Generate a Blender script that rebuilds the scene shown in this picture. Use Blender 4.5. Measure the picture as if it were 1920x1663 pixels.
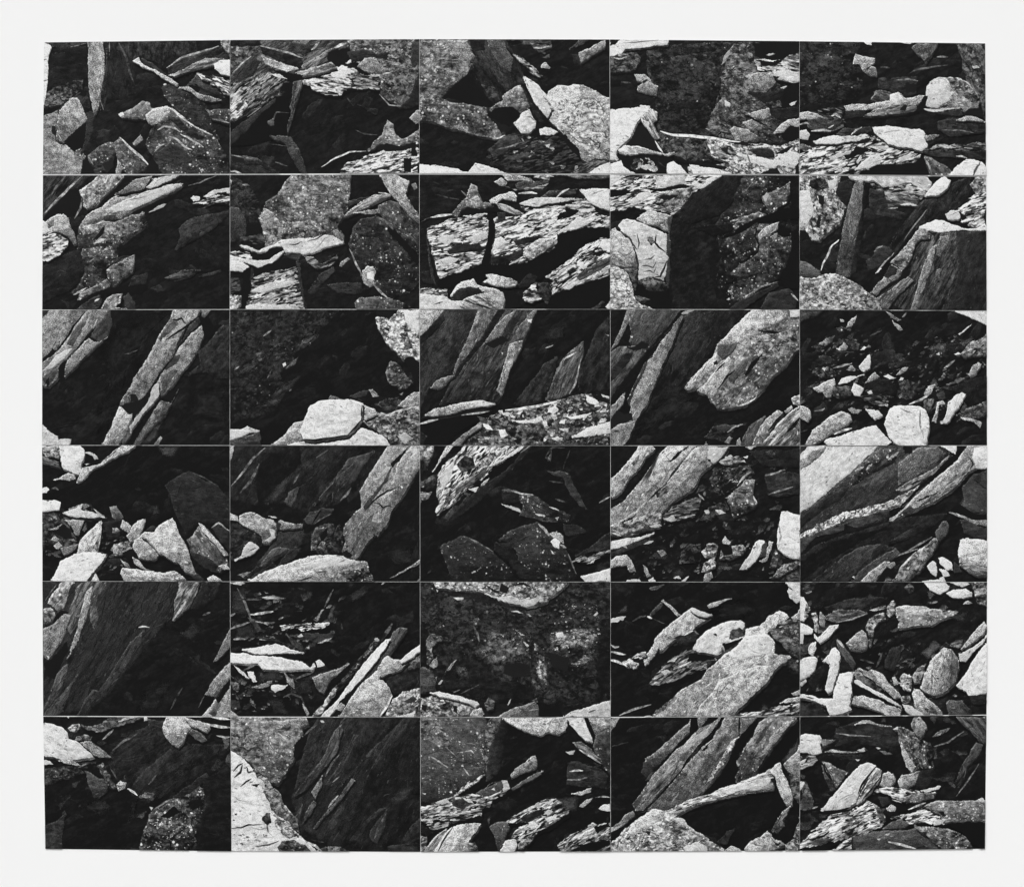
import bpy, math, random, re
from mathutils import Vector, geometry

for _o in list(bpy.data.objects):
    bpy.data.objects.remove(_o, do_unlink=True)
scene = bpy.context.scene
COL = scene.collection

# ------------------------------------------------------------------ measures
# The prints are 5 x 7 inch sheets: 1 photograph pixel is half a millimetre on the board.
PX = 0.0005
CENTRE_X, CENTRE_Y, HEIGHT = 960.0, 831.5, 1.50

def to_world(x, y):
    return ((x - CENTRE_X) * PX, HEIGHT - (y - CENTRE_Y) * PX)

# ------------------------------------------------------------------ camera
cam_data = bpy.data.cameras.new('camera')
cam = bpy.data.objects.new('camera', cam_data)
COL.objects.link(cam)
cam_data.sensor_fit = 'HORIZONTAL'
cam_data.sensor_width = 36.0
DIST = 4.0
cam_data.lens = 36.0 * DIST / (1920 * PX)
cam_data.clip_start = 0.05
cam_data.clip_end = 500.0
cam.location = (0.0, -DIST, HEIGHT)
cam.rotation_euler = (math.radians(90), 0, 0)
scene.camera = cam

# ------------------------------------------------------------------ overcast daylight
world = bpy.data.worlds.new('World')
scene.world = world
world.use_nodes = True
wn = world.node_tree
wn.nodes.clear()
sky = wn.nodes.new('ShaderNodeTexSky')
sky.sky_type = 'NISHITA'
sky.sun_disc = False
sky.sun_elevation = math.radians(46)
sky.sun_rotation = math.radians(200)
sky.dust_density = 4.0
grey = wn.nodes.new('ShaderNodeHueSaturation')     # an overcast, colourless sky
grey.inputs['Saturation'].default_value = 0.0
bg = wn.nodes.new('ShaderNodeBackground')
bg.inputs['Strength'].default_value = 0.08
wo = wn.nodes.new('ShaderNodeOutputWorld')
wn.links.new(sky.outputs['Color'], grey.inputs['Color'])
wn.links.new(grey.outputs['Color'], bg.inputs['Color'])
wn.links.new(bg.outputs['Background'], wo.inputs['Surface'])

sun_data = bpy.data.lights.new('sun', 'SUN')
sun_data.energy = 1.4
sun_data.angle = math.radians(25)
sun_data.color = (1.0, 1.0, 1.0)
sun = bpy.data.objects.new('sun', sun_data)
COL.objects.link(sun)
sun.location = (-3, -6, 6)
sun.rotation_euler = Vector((0.34, 0.94, -1.0)).to_track_quat('-Z', 'Y').to_euler()

scene.view_settings.view_transform = 'Standard'
scene.view_settings.look = 'None'
scene.view_settings.gamma = 1.0
scene.view_settings.use_curve_mapping = False
scene.view_settings.exposure = 0.28
scene.cycles.max_bounces = 2
scene.cycles.use_denoising = True
scene.cycles.use_adaptive_sampling = True
scene.cycles.adaptive_threshold = 0.01

# ------------------------------------------------------------------ helpers
def node(nt, kind, **vals):
    n = nt.nodes.new(kind)
    for k, v in vals.items():
        setattr(n, k, v)
    return n

def math_node(nt, op, a, b=None, c=None, clamp=False):
    n = nt.nodes.new('ShaderNodeMath')
    n.operation = op
    n.use_clamp = clamp
    for i, v in enumerate((a, b, c)):
        if v is None:
            continue
        if isinstance(v, (int, float)):
            n.inputs[i].default_value = v
        else:
            nt.links.new(v, n.inputs[i])
    return n.outputs[0]

def plain_material(name, colour, rough, noise_scale, noise_amount, bump=0.0):
    m = bpy.data.materials.new(name)
    m.use_nodes = True
    nt = m.node_tree
    b = nt.nodes['Principled BSDF']
    b.inputs['Roughness'].default_value = rough
    b.inputs['Specular IOR Level'].default_value = 0.2
    tc = node(nt, 'ShaderNodeTexCoord')
    nz = node(nt, 'ShaderNodeTexNoise')
    nz.inputs['Scale'].default_value = noise_scale
    nz.inputs['Detail'].default_value = 6
    nt.links.new(tc.outputs['Object'], nz.inputs['Vector'])
    f = math_node(nt, 'MULTIPLY_ADD', nz.outputs[0], noise_amount, 1.0 - noise_amount * 0.5)
    mx = node(nt, 'ShaderNodeVectorMath', operation='SCALE')
    mx.inputs[0].default_value = colour
    nt.links.new(f, mx.inputs['Scale'])
    nt.links.new(mx.outputs[0], b.inputs['Base Color'])
    if bump:
        bp = node(nt, 'ShaderNodeBump')
        bp.inputs['Strength'].default_value = bump
        bp.inputs['Distance'].default_value = 0.001
        nt.links.new(nz.outputs[0], bp.inputs['Height'])
        nt.links.new(bp.outputs[0], b.inputs['Normal'])
    return m

def box_mesh(name, x0, x1, y0, y1, z0, z1):
    v = [(x, y, z) for x in (x0, x1) for y in (y0, y1) for z in (z0, z1)]
    f = [(0, 1, 3, 2), (4, 6, 7, 5), (0, 4, 5, 1), (2, 3, 7, 6), (0, 2, 6, 4), (1, 5, 7, 3)]
    me = bpy.data.meshes.new(name)
    me.from_pydata(v, [], f)
    me.update()
    return me

def link(name, mesh, mat, parent=None):
    o = bpy.data.objects.new(name, mesh)
    COL.objects.link(o)
    if mat:
        mesh.materials.append(mat)
    if parent:
        o.parent = parent
    return o

# ------------------------------------------------------------------ setting
wall_mat = plain_material('wall_paint', (0.72, 0.72, 0.72), 0.9, 30, 0.05, 0.2)
ground_mat = plain_material('concrete_ground', (0.32, 0.32, 0.31), 0.95, 6, 0.4, 0.6)
board_mat = plain_material('white_mount_board', (0.885, 0.885, 0.885), 0.85, 2.2, 0.03, 0.0)

o = link('ground', box_mesh('ground', -60, 60, -60, 60, -0.4, 0.0), ground_mat); o['kind'] = 'structure'
o = link('wall', box_mesh('wall', -9, 9, 0.012, 0.3, 0.0, 4.2), wall_mat); o['kind'] = 'structure'

o = link('mount_board', box_mesh('mount_board', -0.68, 0.68, 0.0, 0.006, HEIGHT - 0.60, HEIGHT + 0.60), board_mat)
o['label'] = 'large white mount board behind the grid of prints'
o['category'] = 'mount board'

# ------------------------------------------------------------------ silver print: one ink material for every printed shape
# mesh data: UV 'strata' runs along the pictured rock's bedding, UV 'flat' lies square on the sheet;
# ink = (tone, bedding contrast, blotch contrast, lichen), ink_more = (cracks, film grain, fine pitting)
def print_material(name, soft):
    m = bpy.data.materials.new(name)
    m.use_nodes = True
    nt = m.node_tree
    b = nt.nodes['Principled BSDF']
    b.inputs['Roughness'].default_value = 0.45
    b.inputs['Specular IOR Level'].default_value = 0.12
    L = nt.links.new
    strata = node(nt, 'ShaderNodeUVMap', uv_map='strata').outputs[0]
    flat = node(nt, 'ShaderNodeUVMap', uv_map='flat').outputs[0]
    a1 = node(nt, 'ShaderNodeAttribute', attribute_name='ink')
    a2 = node(nt, 'ShaderNodeAttribute', attribute_name='ink_more')
    s1 = node(nt, 'ShaderNodeSeparateColor'); L(a1.outputs['Color'], s1.inputs[0])
    s2 = node(nt, 'ShaderNodeSeparateColor'); L(a2.outputs['Color'], s2.inputs[0])
    tone, bed, blotch, lichen = s1.outputs[0], s1.outputs[1], s1.outputs[2], a1.outputs['Alpha']
    crack, grain, pit, facet = s2.outputs[0], s2.outputs[1], s2.outputs[2], a2.outputs['Alpha']
    def noise(vec, scale, detail, rough, dist=0.0):
        n = node(nt, 'ShaderNodeTexNoise')
        n.inputs['Scale'].default_value = scale
        n.inputs['Detail'].default_value = detail
        n.inputs['Roughness'].default_value = rough
        n.inputs['Distortion'].default_value = dist
        L(vec, n.inputs['Vector'])
        return n.outputs[0]
    def centred(f, k):
        return math_node(nt, 'MULTIPLY', math_node(nt, 'SUBTRACT', f, 0.5), k)
    def firm(f):                              # push a pattern towards its light and dark ends
        n = node(nt, 'ShaderNodeMapRange', interpolation_type='SMOOTHSTEP')
        n.inputs[1].default_value, n.inputs[2].default_value = 0.30, 0.70
        n.inputs[3].default_value, n.inputs[4].default_value = -1.0, 1.0
        L(f, n.inputs[0])
        return n.outputs[0]
    n_bed = firm(noise(strata, 0.24, 4, 0.6, 0.5))
    n_blot = centred(noise(flat, 0.075, 4, 0.6, 0.3), 3.2)
    n_pit = firm(noise(flat, 0.22, 5, 0.62, 0.4))
    n_grain = centred(noise(flat, 1.15, 1, 0.5), 3.0)
    lively = math_node(nt, 'ADD', math_node(nt, 'MULTIPLY', tone, 1.15), 0.22, clamp=True)
    n_fine = firm(noise(strata, 0.62, 3, 0.6, 0.3))
    n_beds = math_node(nt, 'ADD', math_node(nt, 'MULTIPLY', n_bed, 0.72), math_node(nt, 'MULTIPLY', n_fine, 0.28))
    t = math_node(nt, 'MULTIPLY_ADD', n_beds, math_node(nt, 'MULTIPLY', bed, lively), tone)
    t = math_node(nt, 'MULTIPLY_ADD', n_blot, blotch, t)
    t = math_node(nt, 'MULTIPLY_ADD', n_pit, math_node(nt, 'MULTIPLY', pit, lively), t)
    # broken facets: uneven cells drawn out along the bedding
    warp = node(nt, 'ShaderNodeTexNoise')
    warp.inputs['Scale'].default_value = 0.16
    warp.inputs['Detail'].default_value = 3
    L(strata, warp.inputs['Vector'])
    wv = node(nt, 'ShaderNodeVectorMath', operation='MULTIPLY_ADD')
    L(warp.outputs['Color'], wv.inputs[0])
    wv.inputs[1].default_value = (7.0, 7.0, 7.0)
    L(strata, wv.inputs[2])
    cell = node(nt, 'ShaderNodeTexVoronoi')
    cell.inputs['Scale'].default_value = 0.16
    L(wv.outputs[0], cell.inputs['Vector'])
    cs = node(nt, 'ShaderNodeSeparateColor'); L(cell.outputs['Color'], cs.inputs[0])
    t = math_node(nt, 'MULTIPLY_ADD', math_node(nt, 'SUBTRACT', cs.outputs[0], 0.5), facet, t)
    # film grain is strongest in the mid tones
    gr = math_node(nt, 'MULTIPLY', math_node(nt, 'MULTIPLY', n_grain, grain),
                   math_node(nt, 'ADD', math_node(nt, 'MULTIPLY', tone, 0.9), 0.12))
    t = math_node(nt, 'ADD', t, gr)
    # cracks follow the bedding
    rid = math_node(nt, 'ABSOLUTE', centred(noise(strata, 0.11, 3, 0.55, 0.8), 1.0))
    line = math_node(nt, 'DIVIDE', rid, 0.030, clamp=True)
    dark = math_node(nt, 'MULTIPLY', math_node(nt, 'SUBTRACT', 1.0, line), crack)
    t = math_node(nt, 'MULTIPLY', t, math_node(nt, 'SUBTRACT', 1.0, dark, clamp=True))
    # lichen spots
    for sc, rad, amp in ((0.34, 0.42, 0.55), (0.62, 0.46, 0.42)):
        vo = node(nt, 'ShaderNodeTexVoronoi')
        vo.inputs['Scale'].default_value = sc
        L(flat, vo.inputs['Vector'])
        sc_c = node(nt, 'ShaderNodeSeparateColor'); L(vo.outputs['Color'], sc_c.inputs[0])
        dens = math_node(nt, 'MULTIPLY', lichen, math_node(nt, 'MULTIPLY_ADD', n_blot, 2.2, 0.6))
        on = math_node(nt, 'LESS_THAN', sc_c.outputs[0], dens)
        r = math_node(nt, 'MULTIPLY', math_node(nt, 'ADD', sc_c.outputs[1], 0.35), rad)
        spot = math_node(nt, 'MULTIPLY', math_node(nt, 'SUBTRACT', r, vo.outputs['Distance']), 7.0, clamp=True)
        spot = math_node(nt, 'MULTIPLY', math_node(nt, 'MULTIPLY', spot, on),
                         math_node(nt, 'MULTIPLY', math_node(nt, 'ADD', sc_c.outputs[2], 0.4), amp))
        t = math_node(nt, 'ADD', t, math_node(nt, 'MULTIPLY', spot, math_node(nt, 'SUBTRACT', 1.0, t, clamp=True)))
    # paper white and the deepest black of the print bound every tone
    # a hard grade of printing paper: shadows close up, lights open
    t = math_node(nt, 'MINIMUM', math_node(nt, 'MAXIMUM', t, 0.0), 1.0)
    grade = node(nt, 'ShaderNodeMapRange', interpolation_type='SMOOTHSTEP')
    L(t, grade.inputs[0])
    bite = math_node(nt, 'MINIMUM', math_node(nt, 'MULTIPLY_ADD', t, 0.5, 0.10), 0.42)
    t = math_node(nt, 'MULTIPLY_ADD', math_node(nt, 'SUBTRACT', grade.outputs[0], t), bite, t)
    t = math_node(nt, 'MINIMUM', math_node(nt, 'MAXIMUM', t, 0.072), 0.925)
    lin = math_node(nt, 'POWER', t, 2.2)
    cc = node(nt, 'ShaderNodeCombineColor')
    for i in range(3):
        L(lin, cc.inputs[i])
    L(cc.outputs[0], b.inputs['Base Color'])
    if soft:                                  # tones that melt into the print around them
        cover = node(nt, 'ShaderNodeAttribute', attribute_name='cover')
        L(cover.outputs['Fac'], b.inputs['Alpha'])
    return m

INK = print_material('silver_print_ink', False)
SOFT_INK = print_material('silver_print_ink_soft', True)
PAPER = plain_material('photo_paper', (0.86, 0.86, 0.86), 0.5, 80, 0.02)

# letter: bedding contrast, stretch, blotch, lichen, cracks, grain, pitting, edge roughness, facets
STYLES = {
    'u': (0.06, 3.5, 0.035, 0.00, 0.3, 0.12, 0.05, 0.05, 0.04),    # rock lost in shade
    'k': (0.00, 1.0, 0.010, 0.00, 0.0, 0.08, 0.008, 0.05, 0.00),   # deep shade
    'd': (0.10, 3.0, 0.06, 0.00, 0.12, 0.28, 0.07, 0.05, 0.04),     # dark, hardly drawn rock
    'p': (0.14, 3.2, 0.09, 0.00, 0.25, 0.36, 0.10, 0.05, 0.10),     # slate face
    's': (0.09, 2.4, 0.10, 0.22, 0.25, 0.28, 0.11, 0.05, 0.08),    # lichened face
    'g': (0.07, 2.2, 0.06, 0.00, 0.15, 0.55, 0.12, 0.045, 0.08),   # granular pale face
    'w': (0.04, 2.4, 0.035, 0.00, 0.12, 0.20, 0.05, 0.045, 0.045), # sunlit, nearly white
    'f': (0.66, 4.6, 0.12, 0.00, 0.6, 0.24, 0.16, 0.08, 0.35),     # flaking layers, black gaps
    'b': (0.32, 5.5, 0.08, 0.00, 0.4, 0.34, 0.08, 0.045, 0.08),    # banded, streaked face
    'm': (0.16, 1.8, 0.16, 0.03, 0.6, 0.28, 0.28, 0.07, 0.22),     # mottled, crumbly rock
}
RIM = {'d': 0.22, 'p': 0.35, 's': 0.35, 'g': 0.30, 'w': 0.16, 'f': 0.25, 'b': 0.3, 'm': 0.25}
TURN = {'d': 0.15, 'p': 0.22, 's': 0.22, 'g': 0.18, 'w': 0.08, 'f': 0.12, 'b': 0.18, 'm': 0.16}
UNIT = 1.875            # one tracing unit in photograph pixels
ORIGIN_X = (76, 430, 786, 1142, 1496)
ORIGIN_Y = (72, 324, 578, 832, 1086, 1339)
LAYER = 0.8e-5          # ink relief between overlapping printed shapes
PAPER_T = 0.00035

def clip(poly, quad):
    out = poly
    n = len(quad)
    for i in range(n):
        ax, ay = quad[i]; bx, by = quad[(i + 1) % n]
        inp, out = out, []
        if not inp:
            return []
        def side(p):
            return (bx - ax) * (p[1] - ay) - (by - ay) * (p[0] - ax)
        for j in range(len(inp)):
            p, q = inp[j - 1], inp[j]
            sp, sq = side(p), side(q)
            if (sp >= 0) != (sq >= 0):
                t = sp / (sp - sq)
                out.append((p[0] + t * (q[0] - p[0]), p[1] + t * (q[1] - p[1])))
            if sq >= 0:
                out.append(q)
    return out

def roughen(poly, rough, rng, seg=1.5):
    def mid(p, q, depth):
        dx, dy = q[0] - p[0], q[1] - p[1]
        d = math.hypot(dx, dy)
        if d < seg or depth > 6:
            return [p]
        k = rng.gauss(0, 1) * rough * math.sqrt(min(d, 22.0) * 6.0)
        k = max(-0.25 * d, min(0.25 * d, k))
        t = 0.5 + rng.uniform(-0.12, 0.12)
        m = (p[0] + dx * t - dy / d * k, p[1] + dy * t + dx / d * k)
        return mid(p, m, depth + 1) + mid(m, q, depth + 1)
    out = []
    for i in range(len(poly)):
        out += mid(poly[i], poly[(i + 1) % len(poly)], 0)
    # broken notches and small spurs
    n = len(out)
    sg = 1.0 if area(out) > 0 else -1.0
    res = []
    for i, (x, y) in enumerate(out):
        if n > 14 and rng.random() < 0.10:
            (ax, ay), (bx, by) = out[i - 1], out[(i + 1) % n]
            dx, dy = bx - ax, by - ay
            d = math.hypot(dx, dy) or 1.0
            k = rng.choice((1.0, 1.0, -0.6)) * rng.uniform(0.3, 0.9) * min(1.0, rough * 18)
            x -= dy / d * sg * k; y += dx / d * sg * k
        res.append((x, y))
    return res

def half_plane(x, y, quad, i):
    ax, ay = quad[i]; bx, by = quad[(i + 1) % 4]
    return ((bx - ax) * (y - ay) - (by - ay) * (x - ax)) / math.hypot(bx - ax, by - ay)

def keep_on(x, y, quad):
    for i in range(4):
        s = half_plane(x, y, quad, i)
        if s < 0:
            ax, ay = quad[i]; bx, by = quad[(i + 1) % 4]
            d = math.hypot(bx - ax, by - ay)
            x += (by - ay) / d * s; y -= (bx - ax) / d * s
    return x, y

class Sheet:
    """collects printed polygons of one mesh"""
    def __init__(self, quad):
        self.quad = quad
        self.v, self.f, self.loops, self.cover = [], [], [], []
    def add(self, poly, z, tone, style, angle, strength, seed, rim=0.0):
        if len(poly) < 3:
            return
        bed, stretch, blotch, lich, crack, grain, pit, _r, facet = style
        tris = geometry.tessellate_polygon([[Vector((p[0], p[1], 0)) for p in poly]])
        base = len(self.v)
        ca, sa = math.cos(math.radians(angle)), math.sin(math.radians(angle))
        rng = random.Random(seed)
        ox, oy = rng.uniform(-900, 900), rng.uniform(-900, 900)
        self.frame = (ca, sa, stretch, ox, oy)
        for x, y in poly:
            self.v.append((x, y, z))
            u, w = x * ca + y * sa, -x * sa + y * ca
            self.loops.append(((u / stretch + ox, w + oy), (x + ox, y + oy),
                               (tone(x, y) / 255.0, bed * strength, blotch * strength, lich * min(strength, 2.0)),
                               (crack, grain, pit * strength, facet * strength)))
        for a, b_, c in tris:
            pa, pb, pc = poly[a], poly[b_], poly[c]
            ar = (pb[0] - pa[0]) * (pc[1] - pa[1]) - (pb[1] - pa[1]) * (pc[0] - pa[0])
            if abs(ar) < 1e-6:
                continue
            self.f.append((base + a, base + b_, base + c) if ar > 0 else (base + a, base + c, base + b_))
        if rim:
            self.rims(poly, z, tone, base, rim, rng)
    def add_soft(self, poly, z, tone, style, angle, strength, seed):
        n = len(poly)
        cx = sum(p[0] for p in poly) / n; cy = sum(p[1] for p in poly) / n
        rings = ((1.0, 0.0), (0.8, 0.35), (0.55, 0.85), (0.3, 1.0))
        self.add(poly, z, tone, style, angle, strength, seed)     # fills the attributes of the outline
        self.f = []
        ca, sa, stretch, ox, oy = self.frame
        src = self.loops[0]
        self.v, self.loops = [], []
        for s, c in rings + ((0.0, 1.0),):
            for px, py in (poly if s else [(cx, cy)]):
                x, y = cx + (px - cx) * s, cy + (py - cy) * s
                u, v = x * ca + y * sa, -x * sa + y * ca
                self.v.append((x, y, z))
                self.loops.append(((u / stretch + ox, v + oy), (x + ox, y + oy), (tone(x, y) / 255.0,) + src[2][1:], src[3]))
                self.cover.append(c)
        up = area(poly) > 0
        def face(*q):
            self.f.append(q if up else q[::-1])
        for i in range(n):
            j = (i + 1) % n
            for r in range(len(rings) - 1):
                face(r * n + i, r * n + j, (r + 1) * n + j, (r + 1) * n + i)
            face((len(rings) - 1) * n + i, (len(rings) - 1) * n + j, len(rings) * n)
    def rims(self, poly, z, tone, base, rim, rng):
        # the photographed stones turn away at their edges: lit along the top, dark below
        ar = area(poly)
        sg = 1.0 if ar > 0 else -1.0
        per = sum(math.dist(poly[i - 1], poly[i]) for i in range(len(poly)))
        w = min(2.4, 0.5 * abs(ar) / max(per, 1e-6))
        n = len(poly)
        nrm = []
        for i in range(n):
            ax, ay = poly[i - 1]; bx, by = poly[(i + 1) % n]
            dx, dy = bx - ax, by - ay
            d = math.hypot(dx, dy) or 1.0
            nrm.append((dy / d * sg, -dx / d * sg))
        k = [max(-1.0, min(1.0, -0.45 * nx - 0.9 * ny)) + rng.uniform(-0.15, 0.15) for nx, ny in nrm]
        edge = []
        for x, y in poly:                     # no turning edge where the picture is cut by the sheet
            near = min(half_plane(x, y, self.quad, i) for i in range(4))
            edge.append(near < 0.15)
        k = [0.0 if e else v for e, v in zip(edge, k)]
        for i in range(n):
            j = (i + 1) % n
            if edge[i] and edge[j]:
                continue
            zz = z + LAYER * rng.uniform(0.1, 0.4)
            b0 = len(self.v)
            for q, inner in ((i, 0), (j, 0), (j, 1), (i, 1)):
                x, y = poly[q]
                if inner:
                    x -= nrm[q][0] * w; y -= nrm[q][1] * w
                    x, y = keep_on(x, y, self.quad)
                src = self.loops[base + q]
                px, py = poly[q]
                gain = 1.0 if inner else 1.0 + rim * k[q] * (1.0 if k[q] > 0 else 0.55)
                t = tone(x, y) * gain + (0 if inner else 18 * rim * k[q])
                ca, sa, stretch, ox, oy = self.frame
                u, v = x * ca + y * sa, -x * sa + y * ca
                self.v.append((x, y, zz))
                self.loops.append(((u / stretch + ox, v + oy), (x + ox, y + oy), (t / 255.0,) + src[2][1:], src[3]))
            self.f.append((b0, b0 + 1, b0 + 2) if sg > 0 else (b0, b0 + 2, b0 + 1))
            self.f.append((b0, b0 + 2, b0 + 3) if sg > 0 else (b0, b0 + 3, b0 + 2))
    def build(self, name, parent, place):
        me = bpy.data.meshes.new(name)
        me.from_pydata([place(x, y, z) for x, y, z in self.v], [], self.f)
        u1 = me.uv_layers.new(name='strata')
        u2 = me.uv_layers.new(name='flat')
        for lp in me.loops:
            d = self.loops[lp.vertex_index]
            u1.data[lp.index].uv = d[0]
            u2.data[lp.index].uv = d[1]
        c1 = me.attributes.new('ink', 'FLOAT_COLOR', 'POINT')
        c2 = me.attributes.new('ink_more', 'FLOAT_COLOR', 'POINT')
        for i, d in enumerate(self.loops):
            c1.data[i].color = d[2]
            c2.data[i].color = d[3]
        me.update()
        if self.cover:
            c3 = me.attributes.new('cover', 'FLOAT', 'POINT')
            for i, v in enumerate(self.cover):
                c3.data[i].value = v
        return link(name, me, SOFT_INK if self.cover else INK, parent)

def parse_tone(s):
    m = re.match(r'^(\d+)(?:>(\d+)@(-?\d+))?$', s)
    t0 = float(m.group(1))
    if not m.group(2):
        return t0, None, None
    return t0, float(m.group(2)), float(m.group(3))

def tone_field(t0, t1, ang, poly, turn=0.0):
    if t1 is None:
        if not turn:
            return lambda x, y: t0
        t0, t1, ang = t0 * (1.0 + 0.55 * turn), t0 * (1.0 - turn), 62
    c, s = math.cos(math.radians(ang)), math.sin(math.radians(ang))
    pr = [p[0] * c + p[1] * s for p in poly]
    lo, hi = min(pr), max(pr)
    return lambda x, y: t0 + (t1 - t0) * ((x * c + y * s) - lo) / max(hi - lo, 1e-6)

def area(poly):
    return 0.5 * sum(poly[i - 1][0] * poly[i][1] - poly[i][0] * poly[i - 1][1] for i in range(len(poly)))

def part_name(letter, tone, poly):
    a = abs(area(poly))
    xs = [p[0] for p in poly]; ys = [p[1] for p in poly]
    per = sum(math.dist(poly[i - 1], poly[i]) for i in range(len(poly)))
    if tone < 34:
        return 'pictured_hollow'
    if letter == 'f':
        return 'pictured_layered_rock'
    if per * per / max(a, 1e-3) > 34:
        return 'pictured_slab'
    if a < 160:
        return 'pictured_stone'
    if a < 1500:
        return 'pictured_rock'
    return 'pictured_rock_face'

def stroke_poly(pts, w, taper):
    n = len(pts)
    left, right = [], []
    for i, (x, y) in enumerate(pts):
        a = pts[max(i - 1, 0)]; b_ = pts[min(i + 1, n - 1)]
        dx, dy = b_[0] - a[0], b_[1] - a[1]
        d = math.hypot(dx, dy) or 1.0
        t = i / (n - 1)
        ww = w * 0.5 * ((0.25 + 0.75 * math.sin(math.pi * min(max(t, 0.02), 0.98))) if taper else 1.0)
        left.append((x - dy / d * ww, y + dx / d * ww))
        right.append((x + dy / d * ww, y - dx / d * ww))
    return left + right[::-1]

def inside(p, poly):
    c = False
    for i in range(len(poly)):
        (x1, y1), (x2, y2) = poly[i - 1], poly[i]
        if (y1 > p[1]) != (y2 > p[1]) and p[0] < (x2 - x1) * (p[1] - y1) / (y2 - y1) + x1:
            c = not c
    return c

def detail(sheet, letter, poly, pts, z, tone, angle, strength, rng, sd):
    """splits, chips and flakes that run with the bedding of one pictured rock"""
    a = abs(area(poly))
    if letter in 'ku' or a < 60:
        return
    xs = [p[0] for p in pts]; ys = [p[1] for p in pts]
    x0, x1, y0, y1 = min(xs), max(xs), min(ys), max(ys)
    ink = (0.04, 2, 0.10, 0, 0.0, 0.25, 0.10, 0, 0.06)
    def pick():
        for _ in range(30):
            c = (rng.uniform(x0, x1), rng.uniform(y0, y1))
            if inside(c, poly):
                return c
    def shade(k):
        return lambda x, y: max(19.0, min(228.0, tone(x, y) * k))
    def walk(c, ang, length, bend):
        out = [c]
        step = 1.8
        x, y = c
        for _ in range(int(length / step)):
            ang += rng.gauss(0, bend)
            if rng.random() < 0.10:
                ang += rng.choice((-1, 1)) * rng.uniform(0.3, 0.8) * (bend > 0.1)
            x += math.cos(ang) * step; y += math.sin(ang) * step
            if not inside((x, y), poly):
                break
            out.append((x, y))
        return out
    base = math.radians(angle)
    def put(pl, fld):
        zz = z + LAYER * rng.uniform(0.68, 1.05)
        pl = clip(pl, sheet.quad)
        if len(pl) >= 3:
            sheet.add(pl, zz, fld, ink, angle, 1.0, sd + len(sheet.v))
    def chip(ln, wd, k, spread):
        c = pick()
        if not c:
            return
        th = base + rng.gauss(0, spread)
        m = rng.choice((4, 5, 5, 6))
        off = rng.uniform(0, 6.283)
        pl = []
        for i in range(m):
            t = off + 6.283 * (i + rng.uniform(-0.3, 0.3)) / m
            pl.append((c[0] + math.cos(t) * ln * math.cos(th) - math.sin(t) * wd * math.sin(th),
                       c[1] + math.cos(t) * ln * math.sin(th) + math.sin(t) * wd * math.cos(th)))
        if sum(inside(p, poly) for p in pl) >= m - 1:
            put(pl, shade(k))
    if letter == 'f':
        for i in range(int(a / 13)):
            light = rng.random() < 0.55
            chip(rng.uniform(1.6, 5.2), rng.uniform(0.45, 1.25), rng.uniform(1.15, 1.7) if light else rng.uniform(0.1, 0.4), 0.16)
        return
    if letter == 'm':
        for i in range(int(a / 34)):
            chip(rng.uniform(0.8, 2.6), rng.uniform(0.5, 1.4), rng.choice((rng.uniform(0.35, 0.7), rng.uniform(1.2, 1.6))), 0.5)
        for i in range(int(a / 260)):
            c = pick()
            if c:
                w = walk(c, base + rng.uniform(-0.8, 0.8), rng.uniform(5, 16), 0.3)
                if len(w) > 2:
                    put(stroke_poly(w, rng.uniform(0.6, 1.1), True), shade(0.4))
        return
    dens = {'w': 0.22, 'g': 0.32, 's': 0.35, 'p': 0.5, 'b': 0.9, 'd': 0.45}.get(letter, 0.8)
    dark = {'w': 0.68, 'g': 0.58, 's': 0.52, 'p': 0.48, 'b': 0.42, 'd': 0.5}.get(letter, 0.5)
    for i in range(int(a / 150 * dens + rng.random())):
        c = pick()
        if not c:
            continue
        w = walk(c, base + rng.gauss(0, 0.12) + (math.pi if rng.random() < 0.5 else 0), rng.uniform(4, 24), 0.14)
        if len(w) > 2:
            put(stroke_poly(w, rng.uniform(0.45, 1.0), True), shade(dark * rng.uniform(0.8, 1.3)))
    for i in range(int(a / 240 * dens + rng.random())):
        c = pick()
        if not c:
            continue
        w = walk(c, base + rng.gauss(0, 0.15), rng.uniform(3, 14), 0.12)
        if len(w) > 2:
            put(stroke_poly(w, rng.uniform(0.5, 1.2), True), shade(rng.uniform(1.15, 1.5)))
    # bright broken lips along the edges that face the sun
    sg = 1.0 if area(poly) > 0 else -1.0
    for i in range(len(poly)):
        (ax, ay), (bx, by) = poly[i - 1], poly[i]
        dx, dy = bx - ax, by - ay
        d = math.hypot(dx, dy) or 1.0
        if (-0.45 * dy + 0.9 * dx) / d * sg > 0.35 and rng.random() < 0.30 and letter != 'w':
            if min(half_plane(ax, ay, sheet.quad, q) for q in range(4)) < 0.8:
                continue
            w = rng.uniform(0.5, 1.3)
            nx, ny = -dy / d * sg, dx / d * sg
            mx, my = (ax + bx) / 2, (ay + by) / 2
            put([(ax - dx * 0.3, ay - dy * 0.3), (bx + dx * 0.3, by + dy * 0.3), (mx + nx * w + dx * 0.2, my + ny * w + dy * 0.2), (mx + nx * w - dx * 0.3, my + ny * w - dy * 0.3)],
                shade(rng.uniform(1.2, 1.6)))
    for i in range(int(a / 45 * (0.5 + 0.5 * dens))):
        chip(rng.uniform(0.7, 2.4), rng.uniform(0.4, 0.9), rng.choice((rng.uniform(0.5, 0.8), rng.uniform(1.12, 1.4))), 0.3)

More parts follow.
